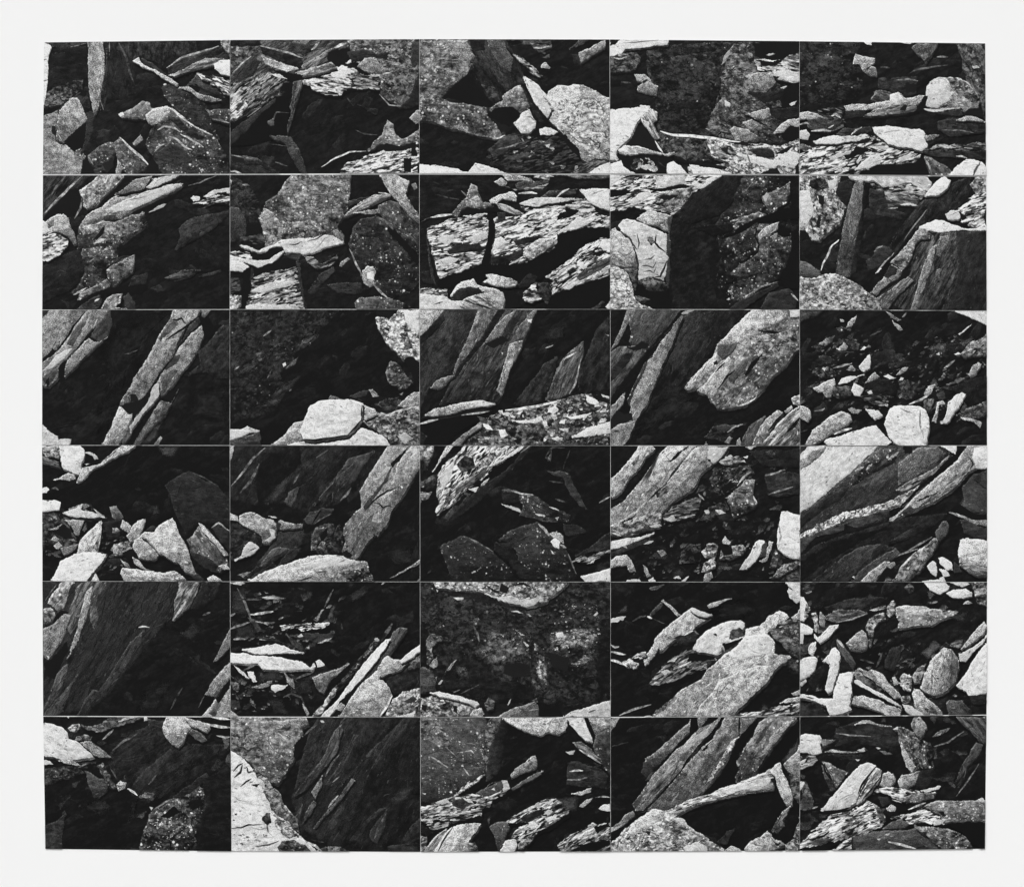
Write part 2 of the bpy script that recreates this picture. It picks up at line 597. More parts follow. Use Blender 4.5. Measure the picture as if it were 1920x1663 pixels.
def planes(sheet, poly, z, tone, style, angle, strength, rng, sd):
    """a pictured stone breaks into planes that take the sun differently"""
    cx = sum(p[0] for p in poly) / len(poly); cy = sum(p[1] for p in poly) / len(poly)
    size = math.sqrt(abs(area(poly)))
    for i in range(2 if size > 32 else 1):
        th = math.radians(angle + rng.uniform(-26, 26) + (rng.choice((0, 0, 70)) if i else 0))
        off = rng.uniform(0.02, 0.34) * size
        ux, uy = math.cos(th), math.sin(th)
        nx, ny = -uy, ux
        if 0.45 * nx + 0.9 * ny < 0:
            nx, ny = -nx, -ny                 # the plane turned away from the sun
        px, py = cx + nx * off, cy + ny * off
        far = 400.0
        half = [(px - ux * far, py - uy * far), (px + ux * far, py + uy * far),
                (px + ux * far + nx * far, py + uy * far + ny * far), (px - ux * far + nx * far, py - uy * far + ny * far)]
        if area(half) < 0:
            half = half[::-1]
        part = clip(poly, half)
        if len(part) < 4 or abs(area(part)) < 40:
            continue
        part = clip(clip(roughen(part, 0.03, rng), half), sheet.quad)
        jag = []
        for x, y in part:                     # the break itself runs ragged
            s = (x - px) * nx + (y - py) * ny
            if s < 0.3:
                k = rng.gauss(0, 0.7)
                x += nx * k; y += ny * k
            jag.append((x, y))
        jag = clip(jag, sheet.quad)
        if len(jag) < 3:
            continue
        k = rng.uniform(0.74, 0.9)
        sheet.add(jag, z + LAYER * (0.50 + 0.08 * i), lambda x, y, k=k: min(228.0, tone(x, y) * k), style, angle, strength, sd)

def make_print(col, row, quad, label, base, text):
    """one photographic print: the paper sheet with its printed shapes as parts"""
    oxp, oyp = ORIGIN_X[col], ORIGIN_Y[row]
    quad_u = [((x - oxp) / UNIT, (y - oyp) / UNIT) for x, y in quad]
    cx = sum(p[0] for p in quad) / 4.0
    cy = sum(p[1] for p in quad) / 4.0
    wx, wz = to_world(cx, cy)
    def place(x, y, z):                       # tracing units -> metres from the sheet's centre
        px, pz = to_world(oxp + x * UNIT, oyp + y * UNIT)
        return (px - wx, -z, pz - wz)
    # the sheet itself, with real edges
    q = [to_world(*p) for p in quad]
    vs = [(p[0] - wx, -PAPER_T, p[1] - wz) for p in q] + [(p[0] - wx, -0.00002, p[1] - wz) for p in q]
    fs = [(3, 2, 1, 0), (4, 5, 6, 7)] + [(i, (i + 1) % 4, (i + 1) % 4 + 4, i + 4) for i in range(4)]
    me = bpy.data.meshes.new('photo_print')
    me.from_pydata(vs, [], fs)
    me.update()
    sheet = link('photo_print', me, PAPER)
    sheet.location = (wx, 0, wz)
    sheet['label'] = label
    sheet['category'] = 'photograph'
    sheet['group'] = 'black and white prints mounted edge to edge in a grid'
    z = PAPER_T + LAYER
    seed = col * 1000 + row * 100000
    s = Sheet(quad_u)
    s.add(list(quad_u), z, lambda x, y: base + 5, STYLES['u'], -30, 1.0, seed)
    s.build('printed_ground', sheet, place)
    shade = Sheet(quad_u)                      # half-seen stones in the shade between the sunlit ones
    rs = random.Random(seed + 77)
    lean = rs.choice((-45, -30, -10, 0, 20))
    for i in range(70):
        c = (rs.uniform(0, 192), rs.uniform(0, 138))
        a = math.radians(lean + rs.gauss(0, 22))
        ln_ = rs.uniform(3, 17); wd = ln_ * rs.uniform(0.2, 0.55)
        m = rs.choice((4, 5, 6))
        off = rs.uniform(0, 6.283)
        sh = []
        for q in range(m):
            t = off + 6.283 * (q + rs.uniform(-0.3, 0.3)) / m
            sh.append((c[0] + math.cos(t) * ln_ * math.cos(a) - math.sin(t) * wd * math.sin(a),
                       c[1] + math.cos(t) * ln_ * math.sin(a) + math.sin(t) * wd * math.cos(a)))
        sh = clip(roughen(sh, 0.08, rs), quad_u)
        if len(sh) >= 3:
            tn = base + 20 * rs.random() ** 2.0
            shade.add(sh, z + LAYER * (0.3 + 0.08 * i), tone_field(tn * 0.85, tn * 1.2, rs.uniform(200, 320), sh), STYLES['d'], math.degrees(a), 1.0, seed + i, 0.2)
    o = shade.build('pictured_dim_rubble', sheet, place); o['kind'] = 'stuff'
    z += 6.5 * LAYER
    edges = Sheet(quad_u)
    rubble = Sheet(quad_u)
    cast = Sheet(quad_u)                       # shadows the pictured stones throw on those below
    laid = []
    for n, ln in enumerate(l for l in text.strip().splitlines() if l.strip()):
        head, _, body = ln.partition(':')
        hd = head.split()
        pts = [tuple(float(c) for c in p.split(',')) for p in body.split()]
        z += 2.0 * LAYER
        sd = seed + n * 7 + 3
        rng = random.Random(sd)
        k = hd[0]
        if k in ('l', 'L'):                   # l tone width : a lit edge or a crack line
            tone, w = float(hd[1]), float(hd[2])
            fine = []
            for i in range(len(pts) - 1):
                for j in range(3):
                    t = j / 3.0
                    fine.append((pts[i][0] + t * (pts[i + 1][0] - pts[i][0]) + (rng.gauss(0, 0.22) if j else 0),
                                 pts[i][1] + t * (pts[i + 1][1] - pts[i][1]) + (rng.gauss(0, 0.22) if j else 0)))
            fine.append(pts[-1])
            poly = clip(stroke_poly(fine, w, k == 'l'), quad_u)
            edges.add(poly, z, lambda x, y, t=tone: t, (0.05, 2, 0.14, 0, 0.0, 0.2, 0.22, 0, 0.10), 0, 1.0, sd)
        elif k == 'r':                        # r lo hi size angle count : shards strewn in a region
            lo, hi, size, ang, cnt = (float(v) for v in hd[1:6])
            x0, x1 = min(p[0] for p in pts), max(p[0] for p in pts)
            y0, y1 = min(p[1] for p in pts), max(p[1] for p in pts)
            made = tries = 0
            while made < cnt and tries < cnt * 40:
                tries += 1
                c = (rng.uniform(x0, x1), rng.uniform(y0, y1))
                if not inside(c, pts):
                    continue
                a = math.radians(ang + rng.gauss(0, 24))
                ln_ = size * rng.uniform(0.5, 1.5); wd = ln_ * rng.uniform(0.25, 0.6)
                m = rng.choice((4, 5, 6))
                ths = sorted(rng.uniform(0, 6.283) for _ in range(m))
                if max((ths[i] - ths[i - 1]) % 6.283 for i in range(m)) > 2.9:
                    continue
                sh = [(c[0] + math.cos(t) * ln_ * math.cos(a) - math.sin(t) * wd * math.sin(a),
                       c[1] + math.cos(t) * ln_ * math.sin(a) + math.sin(t) * wd * math.cos(a)) for t in ths]
                tn = lo + (hi - lo) * rng.random() ** 1.3
                sh = clip(roughen(sh, 0.10, rng), quad_u)
                rubble.add(sh, z + LAYER * 1.2 * made / cnt, tone_field(tn * 0.7, min(tn * 1.25, 225), rng.uniform(40, 140), sh or [(0, 0)]),
                           STYLES['g'], math.degrees(a), 1.0, sd + made)
                made += 1
        else:
            m = re.match(r'^([a-z])~?(?:\*([\d.]+))?$', k)
            letter, strength = m.group(1), float(m.group(2) or 1.0)
            t0, t1, ta = parse_tone(hd[1])
            ang = float(hd[2]) if len(hd) > 2 else 0.0
            st = STYLES[letter]
            poly = clip(roughen(pts, st[7], rng), quad_u)
            if len(poly) < 3:
                continue
            n_in = [sum(inside(p, q) for p in pts) / len(pts) for q in laid]
            patch = any(v > 0.6 for v in n_in)
            if not patch and t0 > 70 and letter in 'gwsfmbp' and abs(area(poly)) > 90 and '~' not in k:
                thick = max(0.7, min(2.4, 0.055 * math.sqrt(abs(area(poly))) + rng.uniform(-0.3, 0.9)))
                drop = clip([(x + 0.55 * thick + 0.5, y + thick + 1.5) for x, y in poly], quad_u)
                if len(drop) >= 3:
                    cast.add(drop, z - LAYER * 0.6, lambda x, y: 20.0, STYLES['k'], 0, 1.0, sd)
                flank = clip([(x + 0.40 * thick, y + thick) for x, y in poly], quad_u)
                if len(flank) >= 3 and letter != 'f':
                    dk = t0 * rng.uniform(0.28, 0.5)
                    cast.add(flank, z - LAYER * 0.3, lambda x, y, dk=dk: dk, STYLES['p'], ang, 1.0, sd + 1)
            if t0 > 50 and letter not in 'ku':
                laid.append(pts)
            s = Sheet(quad_u)
            if '~' in k:
                s.add_soft(poly, z, tone_field(t0, t1, ta or 0, pts), st, ang, strength, sd)
            else:
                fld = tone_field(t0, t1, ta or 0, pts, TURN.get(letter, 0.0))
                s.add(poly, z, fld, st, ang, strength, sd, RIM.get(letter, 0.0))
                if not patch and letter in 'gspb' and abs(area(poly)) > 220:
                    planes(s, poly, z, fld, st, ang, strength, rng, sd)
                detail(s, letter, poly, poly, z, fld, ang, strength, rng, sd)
            if s.f:
                s.build(part_name(letter, t0, poly), sheet, place)
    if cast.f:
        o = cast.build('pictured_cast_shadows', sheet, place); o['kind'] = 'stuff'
    if rubble.f:
        o = rubble.build('pictured_rubble', sheet, place); o['kind'] = 'stuff'
    if edges.f:
        o = edges.build('pictured_lit_edges', sheet, place); o['kind'] = 'stuff'
    return sheet

# ------------------------------------------------------------------ sheet corners as they were trimmed and laid
# columns 0-5 along, rows 0-6 down, in photograph pixels
VX = (
    (82.6, 431.8, 786.4, 1143.2, 1499.0, 1847.0),
    (80.6, 431.3, 786.2, 1143.8, 1498.8, 1848.8),
    (79.2, 431.0, 786.6, 1144.2, 1499.2, 1849.8),
    (79.0, 431.0, 787.2, 1144.6, 1500.0, 1850.6),
    (79.6, 431.4, 787.6, 1144.8, 1500.2, 1850.6),
    (81.0, 432.4, 788.2, 1144.8, 1499.8, 1849.6),
    (85.2, 434.0, 788.4, 1145.0, 1499.4, 1846.4),
)
VY = (
    (80.2, 75.8, 74.2, 74.8, 78.0, 82.2),
    (328.2, 327.4, 326.6, 327.2, 328.2, 330.8),
    (581.4, 580.4, 580.2, 580.2, 581.0, 583.0),
    (834.8, 835.2, 835.4, 835.6, 835.6, 835.4),
    (1089.4, 1090.2, 1090.6, 1090.8, 1091.0, 1091.2),
    (1342.2, 1343.4, 1344.2, 1344.2, 1342.8, 1340.0),
    (1590.6, 1595.0, 1596.0, 1595.4, 1594.0, 1590.4),
)
GAP_X = (0.30, 0.30, 0.28, 0.28, 0.28, 0.28)
GAP_Y = (0.0, 1.15, 0.5, 0.42, 0.36, 0.75, 0.0)

def quad_of(col, row):
    def corner(i, j, sx, sy):
        x = VX[j][i] + (sx * GAP_X[row] if 0 < i < 5 else 0)
        y = VY[j][i] + (sy * GAP_Y[j] if 0 < j < 6 else 0)
        return (x, y)
    return [corner(col, row, 1, 1), corner(col + 1, row, -1, 1), corner(col + 1, row + 1, -1, -1), corner(col, row + 1, 1, -1)]

PRINTS = {}
LABELS = {}

LABELS.update({
    (0, 0): "print at the grid's upper left corner, tall pale standing slab above tumbled speckled stones",
    (0, 1): 'print of a broad black cavity under a bright flaking ledge, top row',
    (0, 2): 'print of a large pale rounded slab leaning against a lichened face, top row',
    (0, 3): 'print of a dark mottled cliff above a white angular block, top row',
    (0, 4): "print at the grid's upper right corner, rounded boulder and white slab over flaky layers",
    (1, 0): 'print of lichen-dotted outcrop stepping down to black shade, second row at the left edge',
    (1, 1): 'print of a big upright speckled slab standing on a white ledge, second row',
    (1, 2): 'print filled with bright flaking rock layers split by a dark crack, second row',
    (1, 3): 'print of pale blocks beside a black gap and a cracked lichened face, second row',
    (1, 4): 'print of a grey pillar slab and a white block over streaked rock, second row',
    (2, 0): 'print of two long pale slabs slanting through deep shade, third row at the left edge',
    (2, 1): 'print of a bright white boulder below a dark rock wall, third row',
    (2, 2): 'print of smooth slanting slabs above ground strewn with small white shards, third row',
    (2, 3): 'print of one broad rough pale slab slanting over black shade, third row',
    (2, 4): 'print of scattered small shards in darkness above a white squarish stone, third row',
    (3, 0): 'print of bright broken stones around a black hollow and a dim dark slab, fourth row',
    (3, 1): 'print of a grey slanting slab above a pale flat stone, fourth row',
    (3, 2): 'print of two dim dark slabs below a bright rough ledge, fourth row',
    (3, 3): 'print of a pale sloping rock over small stones and a white block, fourth row',
    (3, 4): 'print of a large slate plane between white rock and a bright fringe, fourth row',
    (4, 0): 'print of an almost uniformly dark streaked rock face, fifth row at the left edge',
    (4, 1): 'print of white blade-like slabs crossing black shade, fifth row',
    (4, 2): 'print of a dark speckled boulder under a pale overhang, fifth row',
    (4, 3): 'print of one big white slanting slab below a smaller one, fifth row',
    (4, 4): 'print of a jumble of bright broken splinters, fifth row at the right edge',
    (5, 0): "print at the grid's lower left corner, white rock above shade and a white-dotted face",
    (5, 1): 'print of white cracked rock at left against dark slanting slabs, bottom row',
    (5, 2): 'print of a smooth grey face and flaky rock around a black gap, bottom row',
    (5, 3): 'print of parallel grey slabs with a thin splinter bridging a black hole, bottom row',
    (5, 4): "print at the grid's lower right corner, white slab leaning on layered flaky rock",
})

PRINTS[0, 0] = (28, '''
p 55: 3,4 47,3 40,8 28,10 12,9 10,6
l 130 1.2: 27,10 36,8 46,5
d 34: 11,12 46,8 47,44 12,50
w 222: 2,4 8,6 11,9 10,12 8,18 8,30 7,42 6,55 5,63 2,70
l 70 1: 2,41 4,43 8,41
d 42 90: 64,3 157,2 157,14 128,20 122,28 110,22 100,18 95,25 93,46 86,60 80,62 66,60
d*2 52 90: 71,3 155,2 157,14 128,20 122,28 110,22 100,18 95,25 90,20 84,14 76,12
l 75 2.5: 78,4 86,20 89,34 94,47
l 70 1.5: 98,4 98,18
g*1.3 128>165@0 80: 47,3 63,3 64,20 64,36 61,50 60,62 56,74 54,77 51,66 48,48 47,20
p 62 90: 67,3 71,3 69,20 68,40 66,60 64,74 60,72 59,62 61,52 64,34
l 100 1.2: 69,4 69,14
l 120 1: 59,60 63,72
m 92>60@-70: 3,70 20,67 42,52 43,42 30,44 12,50 6,56
p 60 -30: 3,80 3,76 18,70 40,54 47,58 50,70 30,66 12,80
k 26: 3,73 20,68 42,53 46,52 46,58 38,57 30,60 20,70 10,77 3,79
g*1.3 112>165@80: 2,78 18,72 18,78 15,95 15,104 23,104 33,113 40,110 45,118 42,137 10,137 2,137
k 40: 11,88 15,88 15,98 12,96
g*1.3 148 60: 30,60 37,60 42,68 47,81 35,93 23,104 15,101 16,88 19,72
k 26: 23,104 46,83 52,86 46,106 34,114
d 52: 46,82 54,77 53,92 46,110 40,118 44,104
k 30: 40,137 42,122 48,118 58,137
s*1.4 78: 47,118 56,110 68,104 75,105 76,114 72,126 66,137 56,137 50,126
k 40: 62,126 72,120 74,128 66,134
l 130 1.6: 48,119 53,127
s*1.6 95: 74,104 79,99 92,110 100,118 108,127 104,133 96,137 88,137 80,128 76,118
l 195 2.6: 79,99 92,112 101,119 108,127
g 150: 77,121 83,131 80,137 75,137
k 30: 104,134 112,120 120,137 104,137
s 142: 92,105 100,96 103,102 95,108
s*1.2 112: 78,77 84,74 102,63 109,64 111,70 125,68 130,70 137,76 124,80 116,84 110,87 106,82 92,81 82,80
g 188: 105,77 112,71 127,68 136,74 126,78 118,85 110,87 106,82
w 220: 78,76 82,74 84,77 80,79
s*1.5 76: 110,92 116,86 126,78 130,71 137,76 150,86 172,96 178,104 186,118 190,137 122,137 112,118 105,106
l 190 3.2: 131,70 140,78 155,88 172,97
p 44: 128,80 138,80 150,92 166,100 158,102 140,92
d 58: 116,114 130,104 145,112 152,124 138,128 118,122
l 140 2: 117,92 124,88 134,90 140,94
l 150 2: 128,98 136,101 146,110 152,112
l 180 2: 140,96 150,101 162,108
l 150 2: 114,114 119,108 124,106
s 60: 121,50 126,46 137,49 148,50 160,62 168,70 172,85 178,104 172,96 150,85 136,72 130,66 124,58
l 200 2: 123,47 126,46
g*1.4 142: 137,49 148,48 158,55 172,59 181,62 172,64 160,62 150,54
g 195: 92,23 98,19 101,25 116,32 130,40 138,46 136,48 124,41 110,32 100,28
d 62 35: 101,20 112,25 124,34 130,40 116,32 103,26
p 58 -20: 126,30 140,20 160,14 178,8 190,10 188,22 170,20 150,28 138,36 128,36
l 160 2: 126,30 142,19 160,14 178,8
b*1.2 120 -20: 128,37 150,27 165,20 175,20 190,21 188,24 174,28 164,30 150,33 140,36 134,39
m 120: 180,2 190,2 190,20 184,12
w 226: 173,26 180,22 190,22 190,38 180,36 174,31
p 66: 146,48 156,36 166,42 176,50 186,60 180,60 165,52 155,46
f 165 25: 156,34 178,39 190,42 190,58 183,56 176,48 168,44 160,40
s 78: 166,72 190,71 190,86 178,83 170,80
l 150 2: 172,81 180,82 189,85
''')
PRINTS[0, 1] = (24, '''
b 88 -35: 0,0 122,0 120,10 105,20 75,32 60,44 45,60 30,70 0,88
f*0.8 105 -38: 0,46 12,44 40,34 58,42 44,60 24,72 0,86
p 40: 0,0 30,2 32,7 20,8 0,8
m 105: 0,9 22,8 30,14 20,20 12,26 0,32
d 58 -40: 3,37 10,28 24,18 32,24 24,38 10,44
l 160 1.6: 3,35 12,26 22,18
p 50: 30,8 50,10 72,20 74,24 70,32 52,24 33,16
l 160 2: 31,8 45,11 60,15 74,20
g 130>190@90: 32,17 50,24 70,31 58,34 44,29 36,26
p 62: 60,4 86,6 84,12 74,18 58,12
b*1.3 112 -38: 72,28 84,20 98,12 114,7 104,16 92,22 84,30 74,32
k 28: 99,14 118,9 124,20 115,26 106,28 98,22
l 170 2.4: 82,12 90,4
l 195 3: 106,10 111,7 117,5
w 200: 116,25 124,21 125,24 118,26
m*0.9 112 8: 118,0 190,0 190,40 170,36 150,34 130,26 122,18
d 48: 118,14 135,11 150,16 160,14 158,20 140,22 122,24
d 62: 182,4 190,0 190,40 182,30
m*0.8 96 18: 150,34 190,28 190,62 182,68 170,69 155,60 148,48
g 132: 128,28 135,20 146,19 152,28 162,32 150,36 136,34
l 150 2: 138,38 152,37 164,33
d 40: 186,42 190,40 190,68 172,68 180,60
l 120 1.4: 150,56 160,67 172,68
f*1.1 150 8: 73,40 90,36 102,30 112,28 125,30 132,38 136,44 128,50 118,52 108,58 96,57 88,54 80,48 73,46
w 215: 100,36 112,27 122,32 121,38 112,40 104,39
f 105 5: 118,36 150,38 150,52 140,50 128,52
b 135 -15: 68,34 90,28 102,24 108,30 96,34 78,38 68,40
l 175 1.4: 66,35 84,31 102,24
k 24: 44,32 56,34 66,36 74,37 72,42 64,45 56,42 50,36
w 205: 42,36 50,36 58,41 50,40
b 78 105: 64,44 73,42 70,58 62,84 58,97 55,97 62,72 60,70 63,58
k 24: 54,44 64,46 62,60 52,60 46,58
m 80: 48,52 56,54 54,58 46,60
k 22: 0,86 30,70 46,58 60,58 58,100 0,110
f 150 -38: 0,66 12,60 18,66 19,72 0,86
d 58 -38: 0,96 20,80 40,64 46,60 46,64 30,78 14,96 0,108
l 130 1.2: 18,79 32,69
l 75 1.4: 40,86 44,82 46,76 48,74 60,75
p 92: 38,84 44,80 45,88 41,88
g*0.7 72: 40,97 58,98 62,99 68,108 72,116 78,137 70,133 64,122 58,110 54,104 44,101
l 70 1: 40,106 50,107 57,108
p 62 15: 0,116 12,118 28,120 40,128 52,137 0,137
k 36: 2,118 15,120 16,126 4,124
l 130 1.6: 4,117 16,120 28,120
l 140 2: 0,133 8,134 14,137
l 90 1.6: 46,124 58,128
d 46: 128,66 150,72 148,78 134,70
l 60 1.6: 126,92 136,96 148,97
l 60 1.6: 118,60 124,68
f*1.1 165 -12: 111,132 118,124 130,122 140,116 150,114 175,112 190,106 190,137 111,137
s*1.6 118: 138,113 146,102 153,96 155,88 158,82 164,86 166,96 172,101 180,98 190,91 190,106 176,106 170,108 160,106 150,106
k 30: 146,110 158,105 172,109 184,104 186,110 170,114 150,113
g 185: 148,115 154,112 160,115 172,113 176,112 170,116
l 180 1.8: 92,129 106,120 120,114 137,113
k 26: 174,120 182,119 182,134 175,134
k 28: 182,106 187,104 188,118 182,118
s 135: 180,80 188,72 190,72 190,86 186,86
''')
PRINTS[0, 2] = (24, '''
s*2 108>92@60: -1,0 50,0 52,12 56,18 54,24 48,36 40,42 32,50 22,60 30,64 50,66 68,70 68,78 72,82 86,92 80,100 72,100 60,98 40,92 24,88 14,84 -1,83
g*1.2 135: 26,2 48,2 51,12 55,18 50,26 40,24 32,12
k 24: 49,36 40,43 33,50 23,60 40,63 60,67 73,70 74,66 66,58 60,50 55,42
k 34: 70,78 84,84 90,90 82,96 78,88
p 58 60: 51,0 86,0 95,15 104,34 106,46 94,50 86,56 82,62 76,66 66,56 60,46 54,36 52,28 57,18 54,12
g*0.8 84: 68,1 84,1 88,12 94,20 92,34 84,30 76,20 70,12
d 34: 51,1 66,1 66,12 56,13 52,10
m*0.7 66: 62,46 76,50 80,58 70,60
s*1.6 122: 83,58 88,54 94,50 101,47 104,52 108,58 112,68 108,72 101,75 94,69 82,69 70,72 76,66 84,62
k 24: 68,77 76,70 86,69 94,69 102,76 94,83 90,88 82,86
w*2 195: 94,85 100,80 102,75 110,71 114,80 117,83 116,90 110,95 102,95 98,90
l 110 1: 104,79 112,79 117,84
w*2 205: 120,91 126,89 132,90 139,94 134,97 121,97
d 48: 102,48 106,52 110,62 118,72 124,82 126,86 120,84 114,74 108,62
f*0.8 62 -5: 88,0 132,0 130,20 122,20 112,6 90,8
l 150 1.8: 114,10 122,10 130,8
f 110 30: 94,16 104,20 116,30 124,38 120,40 110,34 104,26 98,22
g 165: 122,27 126,24 132,30 130,31 122,30
w 195: 95,17 101,20 106,23 100,22
p 70 -30: 150,11 160,2 175,0 165,6
s*1.6 135 -30: 159,15 175,7 186,2 186,10 172,18 161,26
g*1.2 195: 104,38 112,42 120,48 127,56 129,52 138,47 150,48 154,46 164,47 180,55 191,60 191,122 176,120 168,124 162,121 160,113 150,104 144,96 138,90 128,80 122,70 114,62 108,50
m*0.6 172: 136,86 150,78 158,62 170,58 191,66 191,120 175,118 160,108 148,100
w 205: 104,38 112,42 120,48 128,60 134,70 128,80 114,62
l 110 1.6: 124,58 129,64 127,62
l 100 1.2: 140,88 150,96 160,104 168,106
r 90 130 2 30 14: 130,66 150,60 140,78 132,76
l 80 1.6: 172,86 177,90
k 26: 127,57 129,53 135,49 140,47 120,48
f*0.6 46 -15: 66,116 84,98 96,95 116,100 140,98 150,104 160,114 162,124 175,128 168,138 90,138 84,128
d*1.6 60 -20: 68,112 84,99 98,97 104,104 92,112 74,120
r 70 200 2.6 0 26: 92,106 112,98 140,106 150,128 130,137 92,130
w 180: 126,107 131,106 130,110 127,109
l 110 1.4: 76,112 92,108 104,104
g 150: 156,128 159,128 158,134 155,134
f*0.7 80 -25: 150,136 162,128 178,122 190,124 168,138
k 26: 140,98 146,96 152,104 160,112 162,121 150,110
w 216: -1,126 16,127 34,130 49,134 52,130 56,125 66,127 80,132 92,138 -1,138
k 24: 34,129 49,134 55,126 48,124
w 206: 166,138 176,130 191,124 191,138
l 190 1.6: 73,101 80,100 86,97
''')
PRINTS[0, 3] = (27, '''
m*0.6 50: 36,8 191,4 191,104 150,106 50,98 44,60
m~*0.9 84: 100,20 130,0 160,20 172,60 176,104 120,108 92,96
r 30 90 2.2 10 90: 100,24 170,40 176,100 110,96
m*0.6 46: 38,10 60,7 110,5 125,10 110,20 112,32 112,52 104,70 100,84 96,90 70,96 52,90 48,80 50,50 40,30
m*0.5 60: 60,20 100,14 110,34 104,52 90,60 72,50
w 215 -5: -1,4 8,4 10,1 60,1 58,7 40,9 16,11 12,16 8,18 -1,18
k 30: 3,1 12,1 6,7 0,8
l 90 1: 14,5 30,4 50,2
m 78: -1,18 12,16 26,14 32,20 26,32 12,34 -1,34
l 160 1.4: 0,18 10,21 18,19
g 152: 25,36 34,36 40,40 43,45 49,48 47,57 40,56 28,53 29,48 34,44 28,43
k 40: 33,44 37,41 39,42 34,46
l 85 2: 12,44 22,45
d 38: 62,64 100,64 92,72 66,70
m*0.9 90: 112,28 120,12 124,6 140,6 145,20 150,26 165,36 168,44 160,52 150,60 160,68 162,76 150,84 162,90 170,100 150,104 130,102 108,98 98,92 102,76 112,62 112,50
k 28: 143,5 191,3 191,15 176,22 160,24 146,18
f 130 12: 145,22 176,20 191,14 191,46 170,42 160,36 148,32
w 185: 157,17 164,15 166,16 160,18
k 28: 146,16 150,22 164,24 176,20 166,28 152,28
w 195: 163,33 178,32 191,34 191,44 176,42 166,38
k 34: 164,38 172,38 168,41
g*1.2 138: 136,38 150,34 162,36 167,44 158,52 150,52 142,44
g 172: 171,50 178,48 175,51
d 38: 138,54 160,54 174,52 180,70 170,80 162,72 150,62
k 26: 176,50 191,44 191,66 178,72 168,70
w 190: 180,66 187,63 186,66 182,68
d 38: 160,72 191,68 191,80 176,84 166,80
g*1.2 142: 138,75 150,72 160,70 162,78 154,82 146,80
g*1.2 138: 133,84 146,80 152,88 140,92
g*1.2 140: 120,92 126,88 140,92 150,98 138,104 126,102
g 125: 120,50 128,50 128,53 121,54
w 155: 112,27 115,18 121,11 120,17 116,24
w 195: 115,62 121,65 121,69 116,68
l 30 2: 134,76 146,82 158,88
l 35 1.4: 124,87 136,91
l 34 1.6: 108,98 112,94 122,96
m 84: 156,64 170,62 174,68 164,70
g*1.2 160: 168,90 178,82 191,80 191,90 180,88 174,94 164,96
k 26: 172,98 181,87 191,90 191,108 182,106
m 72: 50,95 70,98 104,100 106,112 100,122 88,124 64,117 52,112 48,104
m*1.1 162 15: 98,100 110,102 130,104 146,106 170,108 191,100 191,138 80,138 78,128 100,128 120,124 102,118
l 218 3: 51,93 64,97 84,98 104,100 132,104
f 110 15: 108,108 122,108 128,116 116,122 106,118
k 40: 112,110 120,108 119,115 114,114
k 34: 120,104 138,105 150,108 138,108 124,106
d 52: 138,112 150,109 164,112 166,120 152,120
l 215 1.8: 146,109 160,108 172,110
k 30: 64,119 84,124 106,126 120,131 106,132 88,128 70,124
w 212: 80,126 104,130 120,134 126,138 84,138
w 206 20: 130,116 146,118 164,122 176,112 191,116 188,130 170,128 160,130 140,124
k 34: 166,116 178,114 184,108 176,110
k 34: 150,136 160,131 168,130 172,136 184,138 150,138
l 90 1.6: 138,116 142,126
k 34: 186,128 190,124 190,138 186,138
r 60 120 3 20 12: 102,120 140,124 180,130 130,136
w 222: -1,71 20,70 31,69 31,67 41,68 40,72 34,78 28,84 26,88 22,98 14,106 8,112 7,116 10,122 -1,122
b*1.2 150 60: 41,70 49,74 48,82 44,86 48,94 51,100 46,102 40,94 34,86 32,80 36,76
w 190: 34,82 40,84 40,92 44,96 38,90
k 32: 28,88 34,87 40,95 46,104 50,114 44,113 30,108 16,107 24,98
k 28: 8,118 20,116 60,118 66,124 58,138 30,138 12,126
b 185 10: 9,112 16,107 30,108 44,113 56,116 66,114 60,118 48,116 34,115 20,117 10,115
l 210 2: 46,103 50,110 54,115
r 50 190 4 20 12: 14,120 56,121 54,132 26,132
w 185: 30,128 40,126 43,129 36,132
w 216: -1,126 12,122 14,128 24,134 30,138 -1,138
w 220: 58,126 64,123 72,128 80,138 58,138
''')
